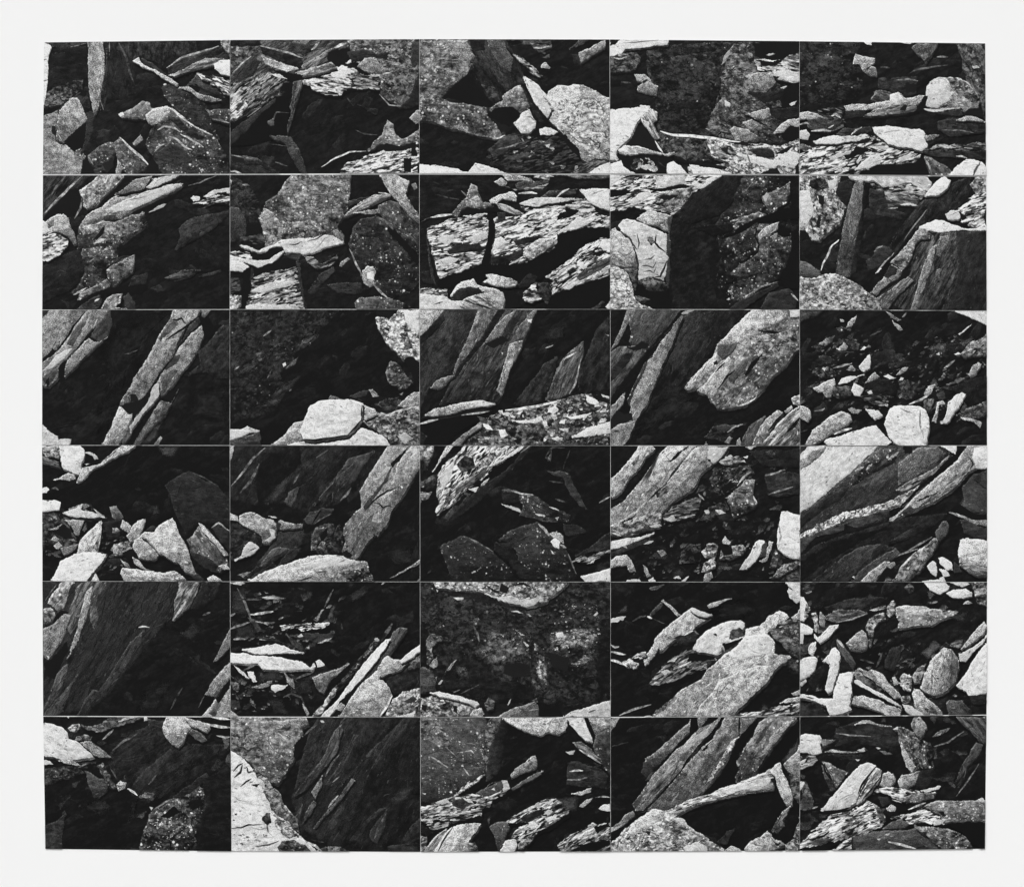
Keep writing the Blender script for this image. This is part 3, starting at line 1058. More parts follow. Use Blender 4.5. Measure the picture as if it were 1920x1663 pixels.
PRINTS[0, 4] = (26, '''
m*0.5 46: 0,3 62,3 62,10 55,20 56,26 66,36 64,50 60,62 46,66 30,66 0,68
m*0.5 56: 14,16 36,14 46,30 40,44 20,44 8,30
l 120 1.6: 42,46 46,47
w 222: 64,3 74,3 74,7 68,6
w 216: 100,4 118,4 112,6
g*1.1 152: 58,16 64,18 77,20 77,25 72,28 78,30 79,38 72,38 65,33 62,27 55,26
k 50: 68,31 72,28 74,27 70,32
g*1.3 100 -50: 113,10 120,5 140,5 134,16 128,26 122,18
l 84 2: 112,35 118,32 134,29 150,27
l 130 2: 139,19 150,19
l 90 2: 82,29 92,30
m*0.9 78 55: 158,5 188,5 188,80 184,70 176,56 170,46 166,34 164,20
g 165: 174,28 180,28 182,30 176,31
w 180: 177,42 180,41 180,44
d*1.5 52: 80,40 120,38 118,56 106,58 90,52 80,50
b 95 20: 78,52 92,54 106,58 100,62 80,64 72,62
l 120 2: 98,42 110,41 120,43
k 34: 108,44 120,46 118,55 108,54
g*1.3 165: 128,55 129,48 134,42 142,39 152,39 162,40 170,44 178,54 182,62 180,70 172,70 166,75 164,70 152,70 138,70 128,68 128,60
w 196: 128,56 130,47 136,42 146,41 152,52 152,62 140,70 128,68
m 112: 148,40 166,42 176,52 182,62 178,66 164,58 154,50
k 30: 167,74 170,71 178,71 184,72 186,80 168,78
k 50: 140,70 149,66 150,68 146,70
g*1.2 182 -8: 46,68 62,66 92,63 92,56 100,54 107,60 122,57 129,58 126,62 120,66 106,66 90,68 60,72 48,73
w 216: 92,57 100,55 106,61 98,64 93,62
b 115 -10: 64,78 80,70 104,67 118,66 120,72 110,75 90,76 76,78
k 34: 102,72 106,67 110,66 107,73
k 28: 126,58 130,58 127,66 122,74 118,72
w 192: 125,71 140,71 150,70 162,70 150,72 135,74
d 55: 136,74 162,70 165,77 158,78 140,76
d 44: 46,74 70,72 66,78 46,82
f*0.7 80 10: 10,74 30,70 46,70 46,88 30,96 10,90
g*1.2 172: 0,75 10,73 20,76 27,80 20,80 8,81 0,82
p 72: 10,82 22,79 32,84 42,78 46,84 36,92 20,94 10,88
l 165 2.4: 33,78 38,76 43,80
l 150 2: 0,87 8,85 11,86
w 192: 0,93 8,91 12,96 10,102 0,100
l 155 2.4: 13,93 24,92 33,93
p 64: 38,96 46,90 60,90 72,88 74,94 60,97 44,98
l 180 1.8: 53,97 58,92 64,89
l 150 1.4: 30,90 36,87
b 120 15: 0,106 12,108 20,114 8,114 0,110
f*1.15 150 -18: 0,116 14,110 24,102 44,98 60,98 74,98 84,102 96,108 110,111 124,114 118,124 100,130 80,126 70,132 50,138 0,138
w 202 -8: 15,103 28,99 36,97 56,98 72,99 62,103 48,104 30,106 18,106
k 28: 44,114 54,113 58,108 74,112 64,116 50,122
k 34: 58,103 72,100 74,103 64,106
w 196 -25: 56,132 62,126 72,118 80,115 84,120 82,126 70,130
w 190 -30: 58,124 63,117 64,120 60,126
w 190 -10: 72,109 82,108 92,110 80,112
w 185 -20: 100,120 108,117 116,116 110,121 102,123
w 190 -20: 30,120 44,114 54,112 52,116 36,122
w 214: 74,89 90,88 100,89 112,91 122,91 127,94 126,100 130,107 124,113 112,110 98,108 90,106 86,102 80,98 76,94
l 150 1.4: 86,95 94,93 104,92
g*1.2 132: 127,97 142,97 134,102 128,104
d*1.5 50 5: 140,83 158,80 189,84 189,96 150,98 140,92
g*1.2 155: 158,82 168,78 178,79 189,84 176,83 164,83
l 115 1.2: 144,92 160,92 176,95
f*0.7 92 5: 126,112 140,106 165,107 189,104 189,112 170,114 140,112
w 185: 140,107 150,107 158,110 146,110
d*1.5 46 10: 124,114 150,113 189,112 189,122 160,120 130,118
l 195 1.8: 158,118 163,118 169,120
k 26: 118,124 126,118 130,138 60,138 84,127
s*1.2 95 50: 126,118 134,120 145,126 156,134 150,138 132,138 128,128
l 140 2: 127,120 131,128 134,137
w 214: 149,138 158,128 168,121 176,121 184,124 189,130 189,138
l 70 2.4: 182,124 178,131 175,138
''')
PRINTS[1, 0] = (24, '''
b*0.9 58 -28: 40,56 70,30 140,6 142,14 104,40 108,54 84,72 60,80 44,92
s*1.2 58: 38,54 60,46 100,40 104,54 76,76 78,88 95,82 93,98 72,114 40,128 34,112 42,96 36,72
b 58 -50: 0,2 50,2 36,18 20,32 4,44 0,44
k 28: 24,18 38,16 40,30 32,46 22,42 6,46
l 140 2.6: 4,41 14,30 28,16 42,3
l 95 2.4: 11,22 16,14 25,4
l 120 2: 34,46 40,36 42,24
s*2 148 -45: 60,2 84,3 78,10 66,22 56,34 46,36 43,34 43,26 40,22 39,18 50,10
g*1.2 150 -20: 70,26 86,14 98,8 142,1 130,8 108,14 110,17 128,12 142,11 136,17 118,25 104,32 92,37 80,46 68,44 54,50 44,54 39,54 44,46 52,38 62,34
g*0.7 100>140@-20: 74,22 88,12 96,6 112,3 106,13 104,16 88,20
w 192 -22: 105,15 112,9 140,1 130,8 110,16
w 190 -22: 82,28 100,21 128,12 142,11 134,17 116,26 100,33 88,38 74,40 64,37
l 110 1: 84,29 96,26 106,24
k 26: 46,37 55,36 66,24 86,5 90,6 68,27 58,36 48,40
k 24: 76,53 84,46 98,38 130,22 138,20 134,26 104,39 86,47 79,54
s*1.3 82: 40,54 52,46 66,42 76,40 74,48 62,52 56,60 42,66
s*2.2 122: 39,54 62,48 74,50 92,42 104,40 99,44 105,55 92,60 74,72 60,70 52,71 60,64 54,60 44,62 39,58
k 30: 54,66 60,58 64,52 64,58 58,66
w 185: 53,71 60,66 66,66 60,70
s*1.5 62: 42,76 60,74 74,78 76,88 66,92 65,98 66,104 70,112 62,116 48,118 36,122 30,120 40,110 44,100 38,90
s*2.2 85: 48,90 58,80 66,74 74,78 76,86 64,86 54,92
s*1.8 108: 66,97 72,92 82,88 94,82 94,92 92,99 84,104 80,108 76,113 71,113 67,104
l 24 2: 78,88 68,94 64,98 66,106 71,113
s*1.8 105: 40,120 56,112 66,106 71,112 66,116 50,122 40,127 37,128
l 160 2: 33,122 40,119 46,115
k 24: 37,129 52,122 66,116 82,113 94,106 108,114 100,122 84,120 64,122 44,134 30,138
s*1.9 142 -30: 60,138 66,126 72,122 82,121 80,130 74,134 89,136 89,138
d 64: 82,124 88,120 95,130 95,138 86,136
p 58: 34,137 50,126 60,122 62,128 56,138
l 160 2: 54,129 59,126
d 40 -25: 2,94 20,82 40,76 44,100 38,112 20,122 2,130
g 168: 5,49 16,42 23,41 28,45 31,56 36,71 33,72 28,64 18,59 8,60 2,58
g 112: 5,50 14,46 13,53 8,56
k 50: 2,54 6,55 4,57 2,57
f*0.9 175 -12: 0,62 14,60 28,67 27,74 20,82 8,89 0,88
w 205: 0,47 4,49 8,56 12,59 0,62
l 26 1.4: 3,63 14,60 22,62 30,67
d*1.3 56 -30: 138,56 150,46 165,42 180,40 189,38 184,48 170,58 155,68 134,78 140,64
d 40: 150,60 160,58 158,66 152,66
b 66 -15: 124,105 140,98 160,97 150,106 135,109
p 58 -15: 158,104 180,97 182,99 170,103
d 44 -10: 92,104 108,100 106,112 88,114
w 206: 150,26 153,23 159,24 159,28 153,29
w 196 -15: 163,24 172,18 176,17 190,15 190,21 178,20 168,25
f 158 -8: 152,31 165,27 176,23 190,24 190,33 176,30 164,32
w 160: 108,40 118,33 126,31 122,35 112,39
k 24: 178,20 186,19 186,22 180,22
l 115 1.4: 148,13 160,10 176,3
l 60 1.6: 160,37 166,34 174,31
''')
PRINTS[1, 1] = (24, '''
m*0.6 52: 0,2 12,8 24,18 30,30 34,44 28,50 18,50 16,64 8,70 0,72
g*0.7 74>50@90: 0,34 10,36 16,46 17,62 8,68 0,70
w 170: 0,6 3,8 2,12
l 115 2: 13,12 20,13
k 26: 18,51 30,52 34,62 18,64
s*1.9 106: 62,3 122,1 121,14 119,30 118,38 112,46 108,54 115,60 115,70 100,62 80,66 60,68 48,70 36,75 34,62 32,54 29,46 34,36 38,29 48,22 54,12
s*2.4 118: 34,56 44,44 56,50 80,48 100,54 98,60 80,66 60,68 40,74 35,68
g 140: 30,46 35,36 44,40 44,54 34,58
l 130 1.6: 36,30 44,25 49,22
k 60: 88,39 90,37 89,40
f*0.6 56 5: 12,64 34,62 36,72 24,72 10,68
w*1.4 202 -10: 44,72 52,67 66,66 84,65 96,62 104,63 115,70 100,74 84,80 74,82 66,80 56,80 53,74 44,74 36,79 28,80 10,73 12,72 30,78 38,74
l 44 1.4: 60,72 66,72 73,69
l 50 1.4: 78,69 88,66 94,62 100,60
g 120: 102,59 108,56 114,62 115,69 108,66
k 26: 34,82 40,76 52,74 54,78 46,84 36,86 26,86
f*0.9 165 5: 0,80 10,78 20,80 24,88 14,86 6,84
w*1.4 205 20: 0,82 14,86 28,88 40,87 46,82 55,78 48,86 42,94 30,96 22,92 14,90 0,88
w 205: 0,88 14,90 20,94 16,100 0,98
f*1.15 118 -14: 22,102 44,97 66,94 70,106 74,126 77,138 16,138 22,118
w 185 -12: 22,118 40,110 60,108 66,111 50,116 30,120
w 190 -6: 17,133 30,130 50,132 66,132 72,138 16,138
k 24: 14,98 22,94 20,118 15,138 9,138 12,120
m 178: 0,122 12,123 8,138 0,138
f*0.6 60 -10: 0,104 10,106 12,118 0,122
k 26: 24,96 54,86 66,84 66,94 40,99 24,104
d 54: 67,84 71,90 73,110 78,138 75,138 70,110
p 58: 54,82 66,80 73,82 68,88 58,84
f*0.8 110 -15: 74,82 84,84 90,92 100,88 108,82 109,86 100,94 88,97 78,90
g*1.2 132 -30: 110,94 112,89 119,85 121,87 113,94
d*1.4 52 -45: 78,120 92,100 104,94 106,98 96,108 86,122
d 54: 98,112 112,110 132,110 133,120 126,122 108,120
k 22: 108,54 116,48 126,48 120,60 120,80 116,72 115,62
s*1.2 56: 119,72 124,54 132,46 146,44 156,48 170,62 185,80 190,84 190,110 180,120 164,126 150,118 136,110 132,104 126,86
m*0.5 50: 126,56 140,48 156,54 150,64 130,64
l 135 2: 120,76 127,92 134,105
l 140 2.4: 144,112 151,119 158,125
g 172>130@90: 133,98 138,93 144,94 147,100 144,108 146,112 140,115 134,110
w 214: 138,100 144,99 145,108 138,106
s*1.4 80 50: 148,32 160,27 170,30 178,42 190,52 190,82 180,74 168,60 156,48 148,40
k 24: 160,52 170,62 190,84 190,94 170,72 158,58
l 100 3: 146,43 156,49 164,57
b*1.1 142 -25: 114,45 120,38 134,28 146,22 162,23 150,29 140,34 126,40 118,44
g*1.2 135: 122,40 136,38 152,36 150,41 136,42
p 62: 120,28 140,24 126,32 120,34
l 175 1.6: 149,20 156,21 163,23
g*1.4 152 55: 150,1 166,1 174,6 180,9 178,16 176,22 182,32 190,42 190,50 184,46 174,36 168,28 160,20 154,10
w 190: 174,8 180,8 179,13 175,12
s 120: 182,12 186,10 188,16 185,18
s*1.3 85: 125,131 130,125 150,124 170,128 181,134 178,138 128,138
''')
PRINTS[1, 2] = (24, '''
d 32: 0,1 80,1 70,28 40,40 0,50
l 64 1.4: 16,22 28,25 40,27
s*1.5 118: 48,20 52,11 58,14 59,20 62,25 64,30 70,30 78,25 74,32 66,36 58,36 48,34 42,36 38,44 32,41 40,32 46,26
g*1.4 150: 50,27 58,22 62,28 64,34 56,34
l 90 1.4: 42,18 46,22 50,26
g*1.2 172: 81,1 100,3 112,6 116,10 106,8 98,8 88,8
g 150: 75,9 82,5 88,10 86,14 80,13
f 120: 110,1 130,1 130,8 118,6
p 75: 96,12 104,8 114,10 122,8 130,8 128,12 114,15 104,17 98,16
f 105 -10: 86,14 100,17 118,14 130,10 124,16 106,18 96,18
b 110 -3: 130,1 191,1 191,5 160,6 150,4
g*1.2 182: 70,28 80,22 90,19 95,20 98,24 97,29 92,28 84,26 78,30 72,31
l 175 2.4: 99,21 110,20 118,21
p 66: 122,24 130,18 142,18 158,16 156,22 140,23 126,25
l 185 2: 137,25 144,19 150,16
w 210: 160,17 170,16 191,17 191,38 180,35 172,31 166,24 162,20
l 140 1.2: 172,22 184,18
f*0.9 130 -8: 100,32 118,26 156,26 166,26 174,34 178,42 150,42 120,42 104,38
w*1.3 196 -5: 100,31 108,28 118,25 130,25 156,26 150,28 140,30 128,31 118,34 106,33
k 28: 134,32 146,30 158,28 152,31 140,33
b 150 30: 76,30 86,32 96,37 105,41 96,42 88,40 80,36
k 30: 84,38 94,42 100,42 90,45
f*1.15 150 -12: 8,56 24,50 34,46 50,44 66,45 70,48 69,66 67,76 64,90 56,94 40,100 20,106 17,96 12,76 8,62
f*1.15 150 -18: 74,46 80,44 104,42 112,38 130,36 144,36 140,42 136,50 148,44 165,42 191,44 191,56 180,54 165,54 150,58 138,62 138,70 132,78 118,84 108,90 92,90 74,92 72,80 76,66 75,56
d 40 -15: 28,78 40,70 60,70 64,76 44,80 30,82
d*1.4 46 -10: 72,84 90,82 104,76 104,86 84,92 72,92
d*1.4 42 -18: 94,68 110,64 124,62 112,70 98,74
w 192: 18,66 28,62 36,64 30,72 22,70
w 188 -15: 46,66 60,60 69,58 68,66 56,70
w 186 -10: 17,88 30,84 40,86 34,92 22,94
k 22: 69,48 76,50 76,58 72,68 72,80 68,102 60,100 64,84 68,68
w 206: 76,66 82,64 88,70 82,74 73,79
w 202 -28: 138,60 150,52 160,44 168,48 168,52 152,58
w 190: 145,50 149,44 150,48 146,52
w 196: 158,37 176,36 170,40 162,40
g 185: 76,56 82,54 84,57 78,58
s*1.8 165 -24: 104,84 106,76 120,66 134,66 136,72 126,78 112,86
l 190 2: 90,92 98,88 104,84
k 24: 139,43 147,41 146,37 152,36 160,38 156,42 146,46
l 200 2.4: 128,46 134,40 139,40
k 22: 18,108 40,102 64,92 74,93 92,92 110,91 134,80 140,64 162,56 191,58 191,66 170,68 154,82 136,96 120,108 100,112 70,102 60,113 20,116
f*1.15 142 -28: 126,104 140,94 156,82 166,72 180,66 191,66 191,84 180,90 168,100 191,92 191,102 160,112 142,118 132,124 126,118 134,110
w 208: 183,67 191,66 191,80 184,78 180,73
w 208: 158,90 164,89 168,95 164,97 158,93
w 190 -28: 142,116 154,110 168,102 176,99 164,108 150,117
k 28: 172,82 180,78 188,78 180,84
b*0.8 80 -28: 156,104 172,94 191,84 191,92 178,99 160,108
k 22: 130,127 160,113 191,102 191,138 126,138
p 60 75: 7,62 10,76 14,96 17,113 13,110 10,92
d 42: 0,100 10,98 14,113 4,110
l 195 2.6: 11,45 22,43 33,42
l 70 1: 2,49 8,46 13,45
g*1.2 188: 44,43 50,41 53,44 60,41 68,41 62,44 54,46 48,45
k 26: 40,40 48,35 58,36 66,37 78,33 80,40 62,40 46,43
d 56: 78,40 86,40 86,48 80,50
f 120: 0,116 12,115 28,116 28,124 0,122
g*1.3 182: 31,124 36,114 42,109 54,106 58,112 66,114 76,116 84,120 86,128 82,138 70,134 58,128 50,126 44,128
d 44: 31,125 40,116 50,114 60,115 66,120 50,126 40,130
w*1.6 196: 0,121 14,122 28,124 32,128 46,128 40,138 0,138
l 60 1.2: 14,132 24,129
b*1.3 140 25: 38,138 46,126 56,122 66,126 78,134 80,138
k 34: 50,129 62,132 72,136 60,134
g*1.3 188: 66,102 76,102 90,105 98,109 96,113 84,114 72,112 64,109 70,106
k 26: 86,120 100,122 102,134 86,138
f*1.1 150: 104,120 112,112 117,109 116,116 122,122 124,126 110,130 105,128
d 42: 96,114 110,100 118,104 116,110 104,116
m*0.7 60: 118,110 132,110 132,124 128,132 120,122
p 70 -30: 168,138 184,128 186,130 178,138
w 190: 186,134 191,128 191,138
''')
PRINTS[1, 3] = (20, '''
d*1.2 30 -30: 64,44 112,4 134,2 128,40 110,60 100,90 110,138 64,138 60,60
s*1.1 44: 106,52 122,30 134,4 160,4 182,8 182,62 180,84 170,104 142,126 120,132 106,110 112,84
f*0.9 168 -12: -1,1 114,1 108,8 98,15 90,16 80,24 70,38 64,42 56,40 50,38 40,38 24,34 14,38 -1,39
w 205: -1,1 16,1 10,8 -1,14
w*1.5 185: 46,3 76,3 76,11 60,14 48,14
w 204: 86,8 94,12 98,6 108,4 98,15 88,16 82,12
k 24: -1,17 18,17 21,20 8,24 -1,25
k 26: 38,18 60,14 76,12 88,14 70,16 50,19
l 30 2: 12,6 22,3 34,2
m*1.1 110 -20: 46,28 60,18 84,16 80,24 70,36 60,40 54,34
k 34: 48,25 58,22 70,22 60,28
w 198 -15: 18,30 32,20 42,20 38,26 26,32
k 34: 45,31 52,30 54,32 48,33
l 40 1.4: -1,33 10,34 22,31
g*1.1 166: 27,47 32,42 40,38 50,40 62,43 61,52 60,60 52,56 40,52 30,48
w*1.5 192: 9,53 14,47 18,46 26,48 40,54 50,58 58,62 58,76 57,82 60,84 58,96 54,108 44,104 34,106 30,108 28,92 27,80 24,72 20,64 14,60
d 62: 59,44 63,43 61,66 61,84 60,110 58,118 57,100 59,84 58,64
m 110: 38,64 44,64 46,70 42,73 38,68
l 50 1.6: 20,64 24,72 28,77
l 60 1.4: 28,61 30,70 29,76
l 40 2: 47,62 46,70 50,75 57,80
l 70 1.4: 32,94 38,93 44,95 47,89
l 70 1.4: 34,99 40,98 45,100 47,94
l 44 2.2: 58,88 55,96 51,104 46,104
l 46 2: 27,80 29,92 28,106
l 120 1.4: 34,87 42,86 46,82
g*1.5 172: -1,60 6,55 12,60 16,65 20,66 24,74 26,82 28,94 24,94 14,94 8,93 -1,96
m 84: 14,96 26,92 28,106 26,118 24,112 20,102
m 95>40@90: 28,108 40,104 56,110 58,118 40,120
m*0.8 178: -1,97 6,94 14,97 20,102 24,116 26,126 32,132 50,138 -1,138
k 22: 26,122 32,114 40,118 58,118 62,138 50,138 36,132
m 72: 25,123 40,126 34,132 28,128
k 40: 18,120 21,121 20,123
d 33 -40: 66,42 82,24 112,4 130,4 124,30 110,44 80,52
s*1.4 55: 132,6 150,3 158,6 166,14 160,18 154,22 152,28 158,40 150,42 134,46 122,48 130,38 134,24
s*2.6 75: 134,20 142,10 152,3 160,8 158,14 146,14 140,22
s*1.9 90: 153,24 160,20 170,16 180,10 181,22 178,30 170,34 166,40 160,42 157,34 153,28
w 170: 153,24 158,20 160,24 156,29
s*2.2 100: 125,52 134,44 150,39 158,42 150,46 136,52 126,57
l 150 2: 121,49 128,47 136,43
k 19: 110,66 124,60 132,54 148,46 158,43 172,36 191,36 191,46 172,48 150,50 134,59
d 30: 84,54 118,50 124,52 124,58 104,64
s*1.3 52: 116,66 134,59 148,50 150,62 146,66 150,76 140,84 130,90 124,86 118,76
s*1.9 76: 148,52 168,50 170,58 172,64 182,64 182,76 176,90 170,102 160,110 144,122 134,128 124,128 118,118 130,104 120,102 130,92 136,90 148,80 146,66
g*1.4 158 -40: 148,63 154,56 162,52 170,49 168,57 160,62 150,68
g 120: 162,64 168,60 168,66 164,68
k 22: 167,59 172,52 182,57 181,63 172,64
l 18 2: 150,50 146,64 150,72 148,80 138,88
l 20 2.4: 116,111 134,105 142,103 152,100
k 24: 140,106 148,102 146,108
l 120 1.8: 136,125 152,114 169,109
d 46 -30: 116,138 140,124 168,110 170,114 150,126 134,138
d 50: 160,120 180,116 189,126 186,138 150,138
k 22: 170,104 178,92 184,70 191,60 191,116 176,116
l 160 2: 182,121 189,128
w 195: 117,127 120,125 121,127
w 195: 135,124 139,122 137,125
''')
PRINTS[1, 4] = (25, '''
m*1.3 150 60: 0,2 42,3 41,14 38,20 44,30 50,34 46,38 44,46 38,54 30,60 22,68 14,68 10,62 0,66
m 78: 12,6 26,4 30,16 20,20 12,14
w 200: 1,18 12,18 14,30 16,40 8,54 1,54
k 34: 20,22 26,23 25,34 21,31
k 34: 21,44 23,44 22,56 18,54
g 160: 13,63 18,61 22,64 20,68 15,68
k 28: 0,58 8,58 12,64 0,68
w 190: 30,8 40,6 38,14 32,18
d 40: 40,10 52,6 58,9 54,22 50,34 44,30 38,20
w*1.8 188: 50,4 62,3 128,2 134,10 131,19 118,16 110,10 96,14 84,14 76,8 60,8
f*0.9 118 5: 74,12 88,14 100,13 112,10 129,20 124,27 110,24 95,27 84,24
k 30: 92,18 104,17 110,19 98,20
b*1.2 112 5: 84,22 96,20 110,22 122,26 118,34 100,32 88,36
w 185: 102,32 112,30 120,33 110,33
d*1.3 50: 72,16 86,18 90,34 100,38 110,42 104,48 90,44 80,44 72,36
l 130 1.6: 90,36 100,35
g*1.2 108>84@90 90: 57,9 66,7 65,20 64,36 62,54 58,72 54,88 52,104 38,104 37,98 42,72 46,50 50,34 54,20
d 40>26@0: 66,8 70,22 66,40 63,70 58,100 52,104 54,88 60,60 64,36
d 38: 26,92 34,76 42,70 38,100 26,104
l 190 2: 23,98 25,91 30,82 34,73 41,67
l 200 1.4: 34,73 38,70 41,67
p 48 -55: 92,72 100,58 108,48 116,38 122,30 136,22 146,16 160,8 172,4 174,14 170,24 160,36 150,42 140,46 124,52 114,62 106,70 96,82 84,94 76,100 78,90
l 140 1.8: 78,100 88,88 96,80
l 110 1.4: 106,68 114,56 122,46 130,36
w 215: 77,101 82,95 84,96 80,100
d 58: 74,84 80,74 86,73 92,75 96,80 84,92 70,98 68,88
l 120 1.8: 76,79 80,75 85,73
w 222: 126,24 134,14 142,6 147,4 153,8 150,14 142,22 134,23
m*1.1 140: 172,12 178,4 189,3 189,28 178,22
f*1.15 152 -20: 160,36 172,28 176,22 189,20 189,58 176,56 164,50 160,44
w 195: 147,42 152,38 162,38 162,46 150,47
k 30: 160,38 166,42 170,46 164,48
w 216: 121,54 130,50 138,47 146,48 154,52 166,56 189,54 189,58 170,58 158,58 140,60 128,58
b*1.1 68 -62: 128,60 150,60 189,58 189,138 108,138 76,122 88,112 100,108 106,96 114,86 118,70 128,66
d 46 -60: 158,60 189,58 189,138 148,138 160,100
g*1.2 125 -62: 134,74 139,72 133,96 125,118 118,138 112,138 120,112 126,92
g*1.2 105 -60: 142,64 152,62 150,72 142,84 138,82 140,72
g 95 -60: 138,98 142,96 142,106 136,114
b 110 -45: 78,126 96,114 110,104 116,108 100,122 90,136 82,136
s*2 138: 92,90 100,82 110,70 116,62 122,54 130,58 132,66 122,67 117,72 114,84 110,92 104,98 100,94
k 34: 130,60 140,60 136,64
g*1.4 132 -45: 72,120 80,110 86,104 90,98 94,92 98,94 104,98 100,106 92,111 84,116 78,122
d 50: 86,104 92,92 100,96 98,102 90,106
k 28: 80,121 90,112 100,107 106,97 113,98 108,106 96,112 86,118
p 84: 0,88 10,90 22,98 24,104 14,107 0,104
m*0.9 152: 0,104 14,106 26,102 36,101 46,104 56,110 64,114 70,120 80,126 84,138 0,138
m*0.9 108: 2,108 16,110 14,118 4,116
m*1.2 128: 40,128 60,124 72,128 84,138 44,138
k 36: 64,128 70,128 68,131
''')
PRINTS[2, 0] = (22, '''
d~ 36 -40: 2,124 30,108 70,96 84,92 74,116 56,138 30,138
d~ 33 -50: 60,30 90,6 130,1 120,20 100,60 80,90 60,100
g*1.1 138 -55: 0,0 47,0 40,10 30,22 26,30 16,42 8,50 0,56
d 58: 0,0 10,1 1,11
g*1.1 142 -50: 46,0 70,0 60,14 50,22 40,34 30,46 22,54 18,60 18,68 9,78 4,78 0,76 0,56 10,48 18,42 26,32 34,18
p*0.7 98 -52: 26,36 34,20 44,8 48,6 42,20 40,26 32,38
w 188 -45: 0,64 14,49 24,42 32,40 24,50 12,60
d 76: 1,70 12,62 18,63 10,74 5,76
k 26: 5,74 9,68 9,76 7,80
l 24 2.2: 47,1 33,18 26,30 17,42
k 28: 17,42 8,50 0,56 0,52 8,45 12,40 14,42
k 24: 54,20 60,17 48,30 38,40 28,51 24,60 24,69 18,71 18,60 22,54 32,46 42,33
g*1.1 130 -45: 27,52 40,38 48,30 56,34 66,28 58,36 48,46 36,58 24,69 24,62
d*1.5 66 -45: 56,18 66,6 70,2 72,16 68,28 58,34 50,29
g*1.2 142 -58: 132,0 160,0 156,10 146,16 140,28 136,36 134,44 130,50 124,58 120,66 112,78 106,86 100,91 92,92 84,95 79,97 86,84 100,60 110,44 118,28 130,10
p*0.7 100 -58: 118,30 129,11 140,13 128,26 120,34
w 165 -55: 128,30 134,22 142,15 146,16 138,24 130,30
g*1.2 165 -60: 79,98 84,102 92,104 91,114 84,126 78,138 61,138 70,120
p 85 -65: 84,126 90,110 94,114 90,128 82,138
g*1.2 132 -58: 161,17 163,24 162,30 156,44 150,54 140,66 132,78 124,86 118,90 110,98 102,106 96,110 94,106 104,98 108,92 112,80 118,72 124,60 132,50 140,38 150,26
w 175 -60: 112,77 118,75 119,86 110,98 102,106 92,120 90,126 89,118 96,108 106,96
p*0.7 100 -58: 120,66 132,60 138,62 128,76 122,82
k 30: 82,97 92,94 102,90 110,80 110,88 104,96 95,108 92,105 88,106 84,102
k 34: 90,86 95,86 98,92 90,94
d 62 -50: 138,34 150,16 158,9 160,14 150,24 142,34 138,37
d 70: 124,56 132,48 140,46 136,56 126,62 122,60
l 24 2: 125,32 134,26 146,18 158,8
l 30 2: 129,11 136,12 141,10 145,16
l 26 2: 134,47 124,60 112,78 102,91
w 220: 121,32 123,29 124,33
w 160: 128,33 134,30 138,31 132,32
g*1.2 125>80@60 -55: 120,92 131,95 124,108 114,116 104,128 94,138 92,132 104,114
k 24: 86,138 100,118 118,91 121,92 106,114 94,134 90,138
d~ 60: 100,136 112,120 124,112 116,130 106,138
g 125: 161,0 171,0 164,10 161,8
k 22: 157,8 162,11 168,8 172,18 182,16 174,28 164,32 164,18
d*1.4 48 -50: 172,30 182,18 190,16 190,70 176,70 166,64 146,67 160,56 158,44
d~ 36: 150,80 190,74 190,120 150,110
l 90 1.6: 172,30 178,22 183,17
l 125 1.2: 131,95 134,88 138,81
k 28: 120,90 132,80 136,86 131,94
g 125: 113,138 120,128 122,130 118,138
w*1.4 190 -40: 0,114 6,120 10,124 18,128 18,132 26,130 31,131 28,138 0,138
l 90 1.4: 84,46 90,45 97,42
''')
